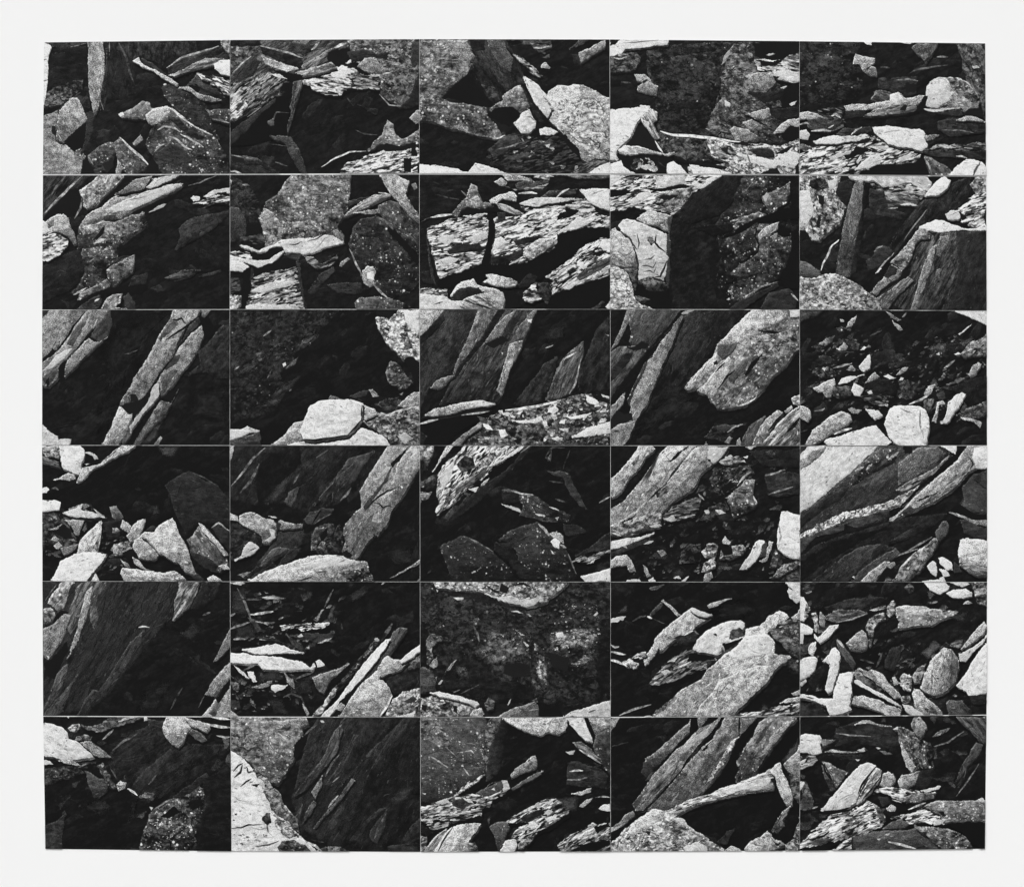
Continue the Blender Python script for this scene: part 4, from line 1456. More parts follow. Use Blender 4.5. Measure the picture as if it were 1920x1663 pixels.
PRINTS[2, 1] = (20, '''
m*0.5 42 -30: -1,0 110,0 100,14 92,24 88,30 74,40 68,50 60,60 50,64 56,84 50,96 40,104 24,110 -1,116
m~*0.7 66 -40: 64,38 76,22 92,18 90,28 76,40
m~*0.7 60 -30: 36,38 46,28 56,34 62,44 64,54 54,56 42,54
m~*0.9 84: 24,44 34,40 40,50 30,54
b 100 -35: 56,60 62,54 69,49 66,56 58,61
w 205: 53,56 56,54 57,57 54,59
l 125 2: 34,28 42,22
l 140 1.6: 5,62 10,58
l 110 1.4: 22,63 28,59
d~*1.4 60 -40: 38,88 56,74 74,66 62,82 48,90
d~*1.4 64: 26,98 44,88 56,92 44,98
m~*0.7 58: -1,6 30,2 24,16 2,24
m~*0.6 52 -30: 10,50 28,50 30,64 8,66
l 130 1.4: 60,83 62,81
l 90 1.6: 38,70 42,62
m*1.2 168: 146,10 150,6 160,12 170,0 191,0 191,54 182,56 176,52 168,46 160,38 154,30 148,20
m 88: 170,26 178,24 184,40 176,42
k 30: 144,0 166,3 160,10 148,8
k 40: 153,19 160,20 160,24
k 40: 172,18 177,17 177,21
w 205: 174,2 190,2 190,24 182,22 176,12
k 26: 174,52 182,48 191,56 191,76 184,70
m*0.9 84: 157,62 160,54 166,54 174,62 180,70 184,74 178,80 170,82 160,76 157,68
d 60 -20: 120,88 130,83 139,82 136,88 124,90
g 145: 139,82 143,81 148,86 150,88 144,89
m*0.7 62: 145,96 156,90 170,88 172,94 168,102 154,102
w 130: 170,86 174,84 173,87
g*1.3 142: 168,98 174,92 184,84 191,83 191,97 176,100
m*1.1 112: 140,104 160,104 191,97 191,138 162,138 158,130 142,120 134,114
k 34: 148,100 156,102 168,102 178,99 166,105 152,104
l 180 2: 158,106 172,102 190,98
k 40: 166,112 174,108 178,110 170,114
w 170: 168,128 176,124 184,130 176,136
g*1.2 175: 134,96 146,101 148,106 136,112 132,108
g*1.3 165: 60,120 66,114 75,112 76,130 70,134 40,138 54,128
w*1.4 206: 66,134 84,132 100,131 117,128 130,119 140,122 150,126 158,132 161,138 56,138
w*1.5 210: 74,114 79,100 81,97 94,92 100,91 120,91 134,95 133,104 131,114 124,122 118,127 100,130 84,132 74,131 70,124
b 100 -45: 119,127 130,114 134,113 126,124
l 26 2.4: 75,131 86,132 100,130 118,127
l 30 1.8: 118,127 126,119 132,112
l 60 1.6: 133,97 132,106 134,114
g 110: 99,91 101,87 106,88 113,91
w*1.2 198: -1,121 12,121 18,118 24,120 31,123 24,124 12,129 -1,132
p 76 -15: -1,133 14,128 30,123 32,130 30,138 -1,138
''')
PRINTS[2, 2] = (20, '''
g*1.2 168 -45: -1,0 26,0 20,10 10,20 4,26 -1,30
p*0.8 58 -60: 26,0 60,0 56,14 50,28 44,40 40,50 34,66 20,70 12,78 6,90 -1,100 -1,32 10,22
d 34 -45: -1,30 8,22 24,6 26,12 14,26 -1,38
g*1.2 138>95@120 -60: 60,0 80,0 74,10 68,18 60,32 50,46 40,56 34,66 36,56 42,44 48,30 54,16
b*0.8 72 -58: 86,0 118,0 112,18 104,34 96,52 88,70 82,88 78,94 56,94 46,92 20,96 30,76 44,58 62,36 66,34 72,22
d 30: 80,0 87,0 72,24 62,38 52,50 42,62 36,70 24,80 16,96 8,104 11,92 24,78 36,66 60,34 70,18
g 112: 11,79 18,72 28,68 36,67 32,70 24,78 18,81
g*0.9 118 -50: 66,33 76,18 86,8 98,0 92,10 84,24 80,30
d 48: 84,22 92,10 106,0 98,14 90,28
k 30: 65,35 76,31 84,28 90,33 82,36 74,40
g*1.2 128 -65: 90,36 104,32 102,40 96,52 90,62 86,76 82,88 77,82 84,60 88,46
g 104 -60: 96,24 110,6 118,0 112,14 106,28 98,32
g 140 -65: 88,54 95,52 90,64 85,78 82,76
w 205: 108,11 113,11 112,15 109,14
w 200: 82,44 84,45 83,47
d~ 70: 48,70 64,66 66,80 50,82
d*1.6 48 -62: 94,96 110,76 124,56 138,48 136,60 130,80 124,92 108,100
b 86 -62: 126,92 134,70 138,60 148,46 164,33 164,48 158,62 156,78 150,86 140,90
l 160 2: 144,52 150,48 157,44
l 140 2: 150,86 156,76 162,50
d*1.5 42 -60: 160,60 178,20 190,8 190,82 170,84 158,86
d~ 42 -60: 122,24 150,14 146,30 126,38
l 150 1.4: 126,40 134,37
w 180: 186,26 190,27 189,28
m*1.0 82 -5: 60,112 80,104 110,100 130,94 160,86 174,86 191,90 191,138 40,138 60,122
r 24 40 4 -8 60: 64,108 112,100 160,90 188,94 188,136 70,136
r 120 230 3.2 -8 70: 74,104 112,99 160,88 188,94 188,112 130,114 90,112
r 110 220 2.6 -8 40: 64,116 120,114 188,112 188,136 56,136
w 220: 63,115 69,116 74,122 70,122 65,119
w 222: 79,121 86,121 89,127 82,130
w 216 -5: 146,108 164,106 172,105 166,110 152,111
w 218: 166,86 174,90 180,94 176,97 168,94
w 200 -20: 152,129 172,118 191,113 191,125 176,127 160,129
w 210 -4: 92,112 110,112 122,108 124,112 116,115 100,115
w 208: 130,100 136,98 140,102 134,106 128,104
w 205: 123,113 128,113 129,118 125,119
w 210: 141,112 146,112 145,116 140,115
w 205: 140,120 149,120 148,123 141,122
w 200: 82,104 90,104 90,108 84,107
l 205 3: 86,102 100,101 118,98 142,92
w 200: 132,130 138,128 144,130 138,133
w 195: 65,129 71,129 70,131 66,131
w 195 10: 182,86 190,88 190,91 184,89
k 30: 172,86 182,88 190,92 190,96 178,92
d 36: -1,110 30,106 60,99 74,103 50,108 20,112
k 22: 10,112 56,106 62,112 40,124 26,138 4,138 6,122
g*1.4 172 -8: 5,107 16,100 30,97 46,94 60,93 72,95 77,96 60,99 46,101 30,106 14,108
w 204: 46,94 60,92 76,96 62,98
l 165 2.4: -1,116 10,113 19,111
l 155 1.8: 42,107 58,105 70,103
g*1.2 122 -35: 30,138 44,126 56,118 62,113 62,120 48,128 40,138
d*1.5 46: -1,122 8,128 4,138 -1,138
g 90: 58,108 66,110 68,116 62,114
''')
PRINTS[2, 3] = (19, '''
g*1.2 118 -60: 18,0 27,0 22,12 16,22 12,30 6,38 1,42 6,32 12,20
p*0.8 82 -55: 26,0 72,0 64,14 52,28 42,38 34,34 24,38 20,34 22,24 20,16
b*0.8 84 -50: 1,44 10,38 20,38 42,38 34,48 20,64 8,80 1,92
d 42: 1,62 14,46 24,44 20,54 8,68 1,74
k 30: 17,39 26,38 33,33 41,38 34,41 24,43
w 200: 21,28 24,28 23,30
p*0.8 48 -55: 74,8 88,0 142,0 128,14 110,34 100,46 88,62 76,80 60,86 46,96 36,104 44,84 56,56 68,26
w 150: 71,6 80,2 90,0 78,6
d~ 38 -25: 34,106 60,86 78,80 90,88 70,102 40,122 22,132
g*1.1 110>172@115 -60: 62,22 70,6 74,8 68,22 60,42 52,60 46,76 40,90 32,104 26,114 20,130 14,138 1,138 1,122 12,118 20,108 22,98 18,92 26,76 34,58 50,36
d*1.4 60 -60: 18,92 26,74 36,54 44,46 34,66 24,86 20,98
g*1.2 132 -60: 1,100 10,90 16,84 14,96 8,104 1,112
k 24: 71,3 73,6 60,20 46,36 34,54 22,70 8,88 0,97 0,90 16,72 32,50 48,30 62,14
k 34: 1,120 1,112 8,102 16,106 22,104 24,112 14,116 8,124
g 140 -20: 1,122 10,116 26,112 20,122 8,122
s*1.6 136 -45: 144,0 191,0 191,40 184,46 176,58 166,66 156,78 146,90 134,98 120,100 108,100 100,92 98,86 88,84 86,80 78,82 75,80 84,68 94,58 104,48 108,36 120,24 132,12
g*1.4 188: 110,35 120,24 132,12 144,1 170,1 178,8 166,16 150,22 132,34 128,36
m*0.9 120: 140,30 160,26 186,20 191,38 170,50 150,52
g*1.2 172 -55: 88,82 100,70 112,56 120,48 122,56 116,70 108,84 102,90 96,86
g*1.2 175 -50: 76,80 88,64 104,48 108,44 106,56 94,70 84,80
p*0.7 92 -50: 108,36 130,34 124,44 114,52 108,46
p*0.7 88 -50: 120,66 130,54 142,48 136,62 124,76
k 26: 136,67 142,54 150,48 154,44 150,52 144,60 138,67
k 28: 148,22 164,22 176,24 166,26
k 40: 104,54 108,52 109,56 105,57
l 40 2: 106,64 112,58 116,54
l 40 2: 108,82 118,68 126,62
w 200: 180,1 191,0 191,9 181,9
l 170 2: 128,98 138,95 148,88
p 56: 95,129 104,118 114,116 136,115 126,120 122,128 114,134 104,131
l 130 1.8: 118,124 126,118 134,116
s 125: 115,134 120,128 124,130 120,136
g 120: 128,132 131,129 132,138 127,138
g 120: 94,138 97,133 99,138
p 78 -50: 134,128 140,118 150,111 157,107 150,120 144,138 132,138
g*1.3 148 -45: 150,120 160,108 168,102 174,104 170,110 160,124 152,138 143,138
b*1.2 148 -45: 154,134 170,114 191,97 191,138 152,138
g*1.3 160: 175,103 182,97 184,100 178,106
l 24 3: 159,123 168,112 175,105
l 24 4: 178,124 184,118 191,109
m 150: 182,90 191,86 191,98 184,96
''')
PRINTS[2, 4] = (22, '''
r 32 80 6 -20 70: 10,30 60,24 100,40 150,20 188,30 188,110 140,112 60,100 8,100
r 34 120 2.2 -20 170: 10,30 60,24 100,44 150,24 188,34 188,110 140,112 60,100 8,100
p 72: 0,0 30,1 18,8 0,14
r 40 100 2.6 -22 60: 20,24 60,30 80,50 128,50 150,30 186,40 184,112 158,104 130,86 60,95 14,80
w 208: 149,1 190,1 190,17 178,12 164,6
g 152: 50,14 54,10 59,7 57,14 54,18 48,20
m*0.7 80: 46,20 54,18 52,24
g 172: 42,11 46,12 46,14 43,14
m~ 60: 36,18 46,18 46,26 38,24
g 125 45: 88,3 96,8 104,12 100,13 92,9
g 155 55: 94,12 100,16 105,22 102,23 97,18
l 90 2: 104,9 109,4
w 194 -40: 160,26 168,20 174,16 168,22 162,27
m 105: 20,37 28,30 37,27 34,34 28,38
g*1.2 132: 40,42 46,34 50,38 48,42
w 212: 38,40 43,40 42,43
m*0.6 74: 52,40 58,34 62,36 60,42
l 70 1.4: 32,41 44,44 56,44
w 216: 62,42 66,38 69,39 66,42
m 92: 68,40 71,36 73,40
l 80 1.6: 72,28 78,25 84,22
w*1.2 198: 61,58 66,52 70,47 72,46 73,54 72,60 66,64 62,61
d*1.5 60: 20,48 28,47 38,52 30,54 22,52
m 80 -10: 16,60 30,58 38,64 38,68 24,70 18,66
l 145 2.2: 35,60 46,57 54,55
m 155: 48,62 54,57 58,62 52,63
w 202: 24,60 28,60 27,63
w 204 -18: 40,76 44,70 54,68 67,66 58,70 48,75
g*1.3 178 -20: 15,80 26,74 36,70 38,76 34,82 33,88 28,89 24,84 20,84
g*1.2 158 -40: 66,76 72,68 77,64 82,69 76,72
m*0.9 84: 36,78 52,78 54,86 40,90 34,86
w*1.2 204: 53,82 56,75 61,77 66,80 62,88 56,87
d 36: 66,76 80,70 92,72 100,78 98,90 84,86 74,82 66,80
w 194: 69,84 73,82 75,85 71,86
w 204: 85,68 90,66 98,70 92,71
w 204: 100,74 103,69 106,70 103,74
g 144 -25: 98,67 104,60 111,59 108,63 100,67
f*0.7 80 5: 62,88 80,86 90,92 90,98 78,96 66,92
g 160: 80,97 90,96 90,99 82,98
m*0.8 68: 100,72 118,74 124,82 112,92 104,90 102,80
g*1.3 142 -50: 126,86 130,78 137,76 134,84 128,90
l 160 2.4: 111,96 124,91 131,86
m 75 90: 126,92 136,90 134,104 126,106
m*1.1 112 -25: 162,46 172,34 189,26 189,46 176,48 166,50
g*1.3 142 -40: 170,66 174,58 180,54 184,56 178,66 172,69
m~*0.8 74: 128,42 142,28 152,34 146,50 134,48
w 184: 138,46 141,44 142,47
w 208: 156,46 160,44 163,46 158,47
l 145 2.4: 146,60 152,56 157,52
m 125: 140,72 146,64 148,68 144,74
m*0.8 74 -25: 148,76 160,70 170,68 160,76 150,78
d 34 -30: 150,80 176,70 189,68 189,92 170,98 164,90
d*1.5 56: 138,86 146,82 148,90 142,94
w*1.2 204 -60: 142,115 148,106 150,94 156,88 164,84 168,86 164,94 158,102 152,112 148,115
g 168 -75: 134,113 138,102 139,94 146,93 147,96 141,97 140,106 138,115
m*0.8 80 -15: 160,106 170,100 189,92 189,106 174,112 162,108
g 160: 162,109 172,110 178,112 184,114 182,120 176,114 164,111
l 120 2: 16,103 24,102 27,100
g 168: 0,96 8,99 12,102 13,110 10,114 0,108
m 70: 0,88 6,88 8,94 2,97
g*1.4 168 -32: 14,122 26,113 36,106 44,103 52,106 54,112 50,116 40,122 26,130 16,136 6,138
l 60 1.4: 2,124 10,121
l 175 2.6: 36,126 46,122 54,120
g 142: 50,101 54,99 64,102 60,106 54,105
w 206: 67,101 80,102 85,107 76,111 72,107
w*1.3 202 -8: 28,131 40,128 60,122 78,117 84,124 92,132 104,138 30,138 26,134
w*1.5 210: 92,100 102,97 110,97 122,98 128,102 131,110 131,122 128,138 102,138 90,128 86,116 90,104
l 120 1.4: 102,100 108,103 114,105
l 140 2: 122,102 122,116 126,130
k 24: 87,138 94,134 101,138
''')
PRINTS[3, 0] = (18, '''
r 34 90 5 -10 36: 0,60 70,60 90,110 60,134 0,110
r 34 120 2.4 -10 90: 0,64 66,62 96,100 84,130 0,112
m 155: 0,1 18,1 20,8 18,14 12,12 4,12
b 92 20: 0,12 10,16 18,18 20,26 10,22 0,20
w*1.4 216: 18,1 40,2 44,6 44,12 41,18 41,26 38,31 32,29 22,24 20,12
g*1.2 165: 13,36 22,32 28,29 34,31 35,36 28,37
g*1.4 178 -35: 36,39 40,28 42,24 52,22 60,20 66,14 72,8 82,1 96,0 88,8 76,13 64,20 56,24 48,30 42,37
l 80 1: 60,18 70,12 78,4
w 192: 44,9 48,8 54,10 58,15 54,16 52,12
k 24: 45,12 52,12 52,18 44,18
w 192: 44,20 49,20 46,22
d~ 70: 116,4 142,0 132,14 122,12
d*0.8 46: 124,42 128,38 148,27 160,34 176,40 186,52 191,56 191,84 180,80 172,80 160,78 150,86 146,92 138,76 130,52
l 80 1.4: 150,28 164,34 178,43
w 216: 0,45 6,43 9,46 6,49 0,50
w 222: 0,56 14,56 20,58 19,66 10,67 0,68
l 110 1.8: 11,45 15,44 18,46
g 110 -20: 28,65 36,62 42,60 50,62 44,66
w*1.4 196 3: 22,69 30,66 36,64 42,60 40,66 52,68 58,70 64,73 54,74 40,74 28,72
g 172: 53,65 58,68 64,73 58,72
k 34: 18,71 36,74 70,75 80,78 60,77 30,76
m*0.9 62: 0,70 20,70 26,78 34,92 38,98 30,104 20,104 10,100 0,108
k 28: 10,88 24,80 30,86 32,94 18,92
g*1.2 142: 24,76 36,76 44,77 40,86 38,92 34,90 30,82
g 150: 8,86 14,84 22,80 16,86
g 150: 10,96 14,92 19,95 16,98
g 160: 13,102 18,98 22,102 18,106
g 112: 20,104 30,102 38,100 32,108 24,112
g 120: 12,74 15,72 17,76
g 120: 28,96 33,95 37,98
g*1.3 186 -50: 40,96 50,86 58,79 61,77 61,86 60,96 58,107 50,108 36,110 38,102
m 132: 56,96 60,90 58,107 54,106
w*1.2 218: 20,117 34,110 42,108 54,108 66,110 62,118 54,128 46,138 10,138 16,126
d 58: 62,118 67,110 60,126 50,138 46,137
g 185: 50,138 55,129 60,138
s*1.4 104 60: 69,63 76,62 80,68 83,74 78,76 72,74
d 40: 62,78 80,76 82,84 78,96 68,96
g*1.2 165 60: 82,76 86,78 91,83 88,90 80,84
m 125: 72,84 77,84 80,88 76,91 72,88
m*1.2 112: 70,106 74,100 84,98 92,98 94,106 84,110 74,112
w 195: 74,102 77,101 77,104
g*1.1 166 -60: 92,82 97,77 105,75 103,84 100,92 98,98 90,98 86,92 90,86
k 26: 82,109 94,104 95,112 88,118
g*1.3 162: 94,96 100,92 106,98 114,104 119,110 114,116 106,116 98,114 92,104
k 40: 89,100 92,99 92,102
d 58: 104,87 112,81 116,84 112,88
g*1.4 178: 100,92 104,88 114,88 116,84 122,79 132,74 136,82 140,92 144,98 148,108 152,120 156,132 150,130 144,128 139,120 130,116 120,110 112,102 106,96
l 105 1.4: 102,92 112,102 120,111
w 205: 108,107 111,106 111,109
g 148: 92,113 98,116 104,124 110,127 100,124 94,120
g 152: 80,115 88,120 90,124 84,122
g*1.4 180: 82,124 96,125 110,127 122,129 134,127 142,132 148,138 84,138 80,130
s*1.5 106 45: 146,96 152,92 156,86 160,80 168,86 178,98 187,110 186,114 188,122 180,128 170,126 160,116 150,108
d 48: 150,108 164,112 178,122 174,127 164,124 154,116
g*1.2 180: 158,79 164,82 176,96 188,111 184,112 172,98 164,90
d 46: 172,84 178,79 189,88 189,108 180,98
l 145 1.8: 171,84 178,79 189,87
g 172: 178,122 186,121 190,126 184,126
g*1.2 165: 167,134 173,131 180,135 182,138 168,138
d 55: 150,130 158,130 166,138 156,138
d~ 50: 110,64 118,60 120,70 112,72
''')
PRINTS[3, 1] = (20, '''
p*0.7 42 -55: 0,0 158,0 148,18 136,34 126,48 112,58 96,64 78,70 66,66 54,60 30,62 0,58
d 26 -55: 32,10 70,2 72,20 56,36 40,52 30,60 26,40
p*0.8 62 -55: 84,60 100,40 118,16 146,7 136,20 122,44 112,56 98,60 86,70 78,68
g 150 -65: 0,0 5,2 3,12 0,18
l 120 2.4: 2,42 14,28 24,14 36,4
l 84 3: 10,50 22,36 30,20
d~ 66 -50: 34,60 46,42 66,26 58,44 44,58
p 68 -60: 54,58 60,48 70,42 66,58 62,64
l 90 2: 64,40 70,30
l 90 1.8: 87,14 99,6
d~ 64: 70,20 80,14 84,24 74,28
l 100 2.4: 111,57 118,50 122,44
l 80 1.4: 90,54 108,34 124,20
g*1.2 136 -58: 160,0 191,0 191,24 180,40 172,54 166,62 160,76 150,90 148,93 146,90 136,102 130,112 126,116 120,114 112,108 116,98 114,86 116,80 124,70 132,64 132,58 130,48 138,34 148,18
g*1.1 155 -58: 168,20 182,2 191,2 191,20 178,40 166,46 160,44
d*1.2 66 -50: 134,63 140,54 154,38 160,26 164,22 158,38 150,48 142,60 136,67
k 28: 170,11 180,2 174,11 170,18 163,24 161,20
g 165 -30: 148,56 156,50 168,44 160,52 152,60
l 28 1.8: 136,66 148,54 158,47 170,43
l 34 1.6: 144,59 150,60 154,64 158,62 165,64
w 218: 171,42 174,43 173,45
p*0.7 92 -55: 120,110 128,90 138,74 146,68 136,86 126,104
k 30: 113,108 118,106 124,112 120,114
d*1.4 62: 74,76 80,68 88,67 92,64 105,65 100,72 90,78 84,81 78,80
l 26 2: 83,80 88,72 92,66
l 100 1.2: 85,80 94,74 102,70
m*0.8 58: 82,90 86,84 96,80 104,80 106,86 110,80 114,90 114,104 110,110 90,110 82,106
k 24: 90,92 98,84 98,92 92,98
k 24: 100,92 106,86 104,96
m 84: 82,98 88,96 88,106 82,107
m 78: 88,104 92,98 96,98 96,108 90,110
m 78: 96,100 102,98 104,106 98,108
w 165: 92,84 95,83 94,85
d~ 46: 116,70 128,62 122,74
d*1.3 58 -35: 26,124 40,104 48,88 62,86 74,84 76,92 72,104 60,108 44,118 30,128 14,134
p*0.6 86 -38: 30,122 42,106 50,103 61,105 46,112 34,124
d 48 -30: 48,122 60,106 72,104 66,114 54,122
d 44 -20: 20,136 44,118 50,124 28,138
g 112: 8,131 18,128 22,128 14,134
m*0.6 50: 0,78 12,80 22,84 32,92 34,100 28,106 20,100 12,112 0,118
g*1.2 142: 10,72 16,69 26,69 34,74 44,76 48,80 50,76 56,78 66,80 74,80 72,84 62,85 52,86 48,84 47,90 46,94 40,100 34,100 32,92 24,86 14,82 10,78
w*1.3 180: 40,84 46,86 46,94 40,98 35,97 42,92
k 50: 47,78 52,80 50,86 47,84
w*1.3 186 -25: 12,112 14,104 20,98 26,100 30,104 24,110 14,114 5,117
l 60 1.2: 20,107 27,104
g 172: 0,69 8,72 10,78 0,76
w 195: 39,72 45,72 48,74 43,74
g*1.2 178 -18: 18,138 30,130 50,122 68,116 80,112 90,111 114,112 120,116 130,117 138,118 139,122 140,132 136,138
w 196 -15: 70,120 100,112 116,114 130,118 110,122 84,126
l 130 1.4: 110,118 116,116
s*2.4 95: 98,138 104,130 116,125 130,124 136,122 142,130 146,138
l 50 1.6: 68,137 76,135 84,132
l 70 1.2: 88,129 98,127
d~ 44: 158,106 186,102 184,120 164,122
g*1.2 130 -35: 161,134 172,128 182,122 191,115 191,120 178,126 166,133
w 120: 186,138 191,134 191,138
''')
PRINTS[3, 2] = (18, '''
m*1.2 145: 0,1 15,1 14,10 10,16 4,18 0,14
m~*0.7 60: 0,12 12,14 10,28 0,34
g 190 -55: 28,1 35,1 24,14 16,26 13,28 20,16
f*0.9 160 -45: 20,28 28,18 40,8 46,1 106,1 96,10 84,18 74,22 66,32 62,38 50,44 40,54 30,64 18,72 16,68 20,60 17,52 18,40
w*1.3 196 -50: 20,34 26,24 36,14 34,26 28,40 24,46
m 55: 38,20 46,12 54,14 56,24 50,28 42,28
b*0.9 90 -45: 36,44 60,28 70,18 66,32 52,42 36,52
m*1.1 170 -40: 58,22 66,12 80,4 90,2 78,14 66,24
w 205 -40: 70,23 84,15 96,6 107,1 96,10 82,18
k 40: 58,18 64,12 70,9 64,15
k 24: 51,42 60,36 63,38 58,42
w 205: 49,45 60,43 56,49
g*1.2 160: 62,40 70,34 67,40 62,44
d*0.8 44 -42: 106,1 115,1 104,14 90,28 76,42 64,54 50,66 30,80 26,78 40,64 54,50 66,40 84,28 98,14
l 130 1.2: 101,9 108,4 114,1
d*1.4 64 -50: 24,74 36,58 46,48 52,50 44,62 30,76
k 26: 34,62 44,50 48,52 40,62
m*1.1 130: 0,48 13,48 10,54 0,60
m*0.7 74: 0,40 12,32 18,30 16,44 6,46
w 170: 2,43 5,42 4,44
l 70 2.2: 126,14 131,6 133,4 146,4
l 66 2: 132,6 131,18
m 78: 126,14 131,11 130,18
l 44 1.6: 152,3 148,14 144,26
d*1.2 62: 128,27 146,28 150,30 154,40 160,50 168,66 160,62 152,52 146,42 144,34 136,32
w 120: 146,29 149,30 148,31
l 64 1.6: 130,37 144,39
l 84 2: 136,55 146,58
l 140 1.6: 180,59 191,53
s*1.1 68 20: 82,46 92,46 102,49 116,52 130,62 146,68 152,72 149,78 140,78 124,78 112,74 100,72 104,62 100,58 86,60 84,56
d 40: 82,47 100,50 101,58 84,60
w 180 20: 82,60 92,62 100,65 102,69 94,66
l 195 2: 116,70 126,72
l 155 1.6: 92,47 102,50 114,51
l 175 1.6: 130,63 140,67
g 160: 136,74 140,73 138,77
d 46: 144,80 160,82 168,88 158,92 146,92
s*0.5 50: 20,104 24,100 42,92 54,97 70,105 78,112 90,124 100,138 34,138 28,122
l 95 1.4: 44,92 58,98 74,108
l 130 1: 55,98 58,99
s*0.8 56: 78,96 88,88 100,83 112,80 118,78 126,84 132,92 138,88 144,92 145,100 150,112 156,130 148,138 112,138 100,120 96,106 88,98
d 34: 76,98 92,100 100,118 114,130 116,138 104,138 88,118 74,106
d~ 56: 86,96 96,88 104,100 94,106
g 160: 130,90 138,87 144,92 144,99 134,94
w 216: 131,98 136,94 141,98 140,105 136,104
w 200: 131,106 136,110 133,110
l 160 3: 119,80 126,86 130,92
l 130 2.4: 141,101 147,104
l 115 1.6: 149,110 157,130
d*1.4 50 -30: 156,112 170,104 191,88 191,106 172,108
f*0.9 110 -25: 152,118 158,114 164,110 168,114 180,108 191,106 191,110 176,116 170,120 160,118
w 185: 168,120 176,115 174,119
w*1.2 198 -12: 161,133 168,131 180,128 191,124 191,138 166,138
l 60 2: 8,130 12,126
''')
PRINTS[3, 3] = (20, '''
r 28 74 6 -25 70: 60,40 120,10 188,6 188,130 20,134 50,80
r 30 110 2.4 -25 150: 60,44 120,16 150,40 150,100 188,120 180,136 20,134 50,80
g*1.3 178 -50: -1,37 12,26 22,14 30,1 42,1 46,5 38,12 28,26 20,34 16,42 12,48 6,53 -1,54
m 92: 22,20 30,11 28,20 24,22
m 98: 11,37 18,33 16,40
g*1.3 178 -45: 50,10 60,1 88,1 74,16 62,30 56,40 46,48 36,60 28,66 20,74 10,80 -1,80 -1,66 14,58 24,46 34,34 44,20
d~ 60 -50: 30,40 44,16 54,2 48,20 36,42
k 26: 59,18 68,9 82,1 72,9 62,18
g*1.3 145 -45: 86,4 98,1 120,2 118,8 112,14 104,20 96,26 90,32 86,42 80,48 70,54 60,62 52,70 44,76 40,82 20,88 4,84 10,78 28,66 40,56 52,46 60,36 74,18
w 180: 100,4 119,3 112,14 104,20 98,14
m 90 -45: 46,50 58,42 64,44 56,50 48,54
l 70 1.4: 36,60 48,48 60,38
m*1.0 132 -20: -1,82 20,76 40,70 54,66 52,76 50,84 30,88 16,92 -1,90
w 170: 40,82 50,80 53,82 46,84
k 34: 12,78 28,70 22,76 14,79
d 60: 18,89 34,84 46,84 30,90
l 170 1.6: 3,89 12,92
w*1.3 202 -18: -1,98 18,94 34,92 46,88 40,93 24,98 10,104 -1,106
d 50 -18: 4,108 20,102 44,94 46,96 30,102 10,110
w 175 -30: 34,100 40,97 45,97 40,100
w 155: 14,103 17,102 18,105
d 50: -1,108 14,107 12,112 -1,114
g*1.3 158: -1,118 8,112 18,111 22,116 25,122 27,128 20,128 18,122 10,122 -1,125
g 145 60: 34,121 38,124 42,132 38,134 35,128
w 190: 18,136 30,135 32,138 16,138
w 202: 39,136 44,133 47,138 40,138
g*1.2 130: 48,107 54,106 58,110 52,113
f*0.7 74 -5: 52,72 66,62 80,56 92,54 90,66 84,74 66,78 56,78
w 172: 54,75 64,71 68,76 62,78
l 140 1.8: 70,74 78,73 86,71
l 110 2: 89,50 95,56
m*1.0 62 -30: 100,36 108,24 120,20 140,22 146,30 136,40 122,48 110,52 104,46
r 110 180 2 -40 16: 102,26 138,22 134,38 108,46
k 26: 112,44 122,36 124,44 116,50
m 115: 110,18 122,14 130,12 134,18 122,22 114,21
w 182: 110,18 116,13 122,11 124,13 116,17
w 195: 134,13 139,12 138,15
w 195: 131,18 135,16 137,19
l 150 2: 128,42 132,36 138,30 142,28
s*1.8 95: 118,54 124,48 132,42 136,36 146,36 144,48 145,56 148,61 136,68 124,74 122,66 118,58
g 148: 116,54 124,50 122,58
l 165 1.8: 144,52 148,60
m*0.7 66: 90,76 100,63 116,58 120,66 106,74 96,77
w 200: 95,67 99,66 101,69 97,70
w 185: 106,66 111,66 117,69 110,71
d 40: 140,8 191,4 191,24 156,24
m~ 70: 154,8 168,4 166,14
w 185: 136,3 147,2 142,6
d*1.6 50 -10: 156,30 170,28 191,30 191,50 172,54 160,52
l 125 1.8: 156,32 164,30 176,26
l 105 2: 159,51 170,47 184,43
w*1.4 212: 172,68 178,67 184,70 191,71 191,115 182,114 174,110 168,104 168,92 169,84 171,76
l 150 2: 169,80 172,92 169,104
w*1.2 198 -60: 130,126 136,116 142,108 146,98 150,96 156,97 152,108 146,118 138,125
g 168 -70: 150,117 156,114 158,104 160,97 164,98 161,108 158,117 153,119
d*1.4 62: 150,114 154,100 158,98 157,112
m*0.9 85: 160,124 166,106 172,112 172,122
m*0.8 66: 172,130 191,120 191,138 164,138
m*1.1 130 -30: 160,134 168,126 184,117 191,116 191,121 176,130 168,134
l 170 1.8: 172,122 180,118 188,116
k 28: 174,114 190,116 182,119 174,120
m*0.7 66: 72,108 80,100 92,100 92,118 82,120 70,120
k 22: 76,106 82,104 84,112 78,114
k 22: 84,110 90,108 91,116 86,117
m*1.2 135: 92,108 98,100 104,99 109,103 108,110 104,116 96,114
m*1.2 155: 92,128 94,120 102,115 107,118 106,124 98,128
g 135: 94,138 96,130 102,128 104,134 100,138
m*1.1 110: 112,106 124,102 132,100 137,104 134,110 124,114 120,116 110,115
k 26: 112,104 122,102 124,110 114,112
g 170: 113,97 116,92 122,98 120,101 114,100
d~ 56: 62,130 70,122 78,130 70,136
w 190: 64,134 70,132 72,135 66,135
w 185 -35: 72,137 80,132 76,138
''')
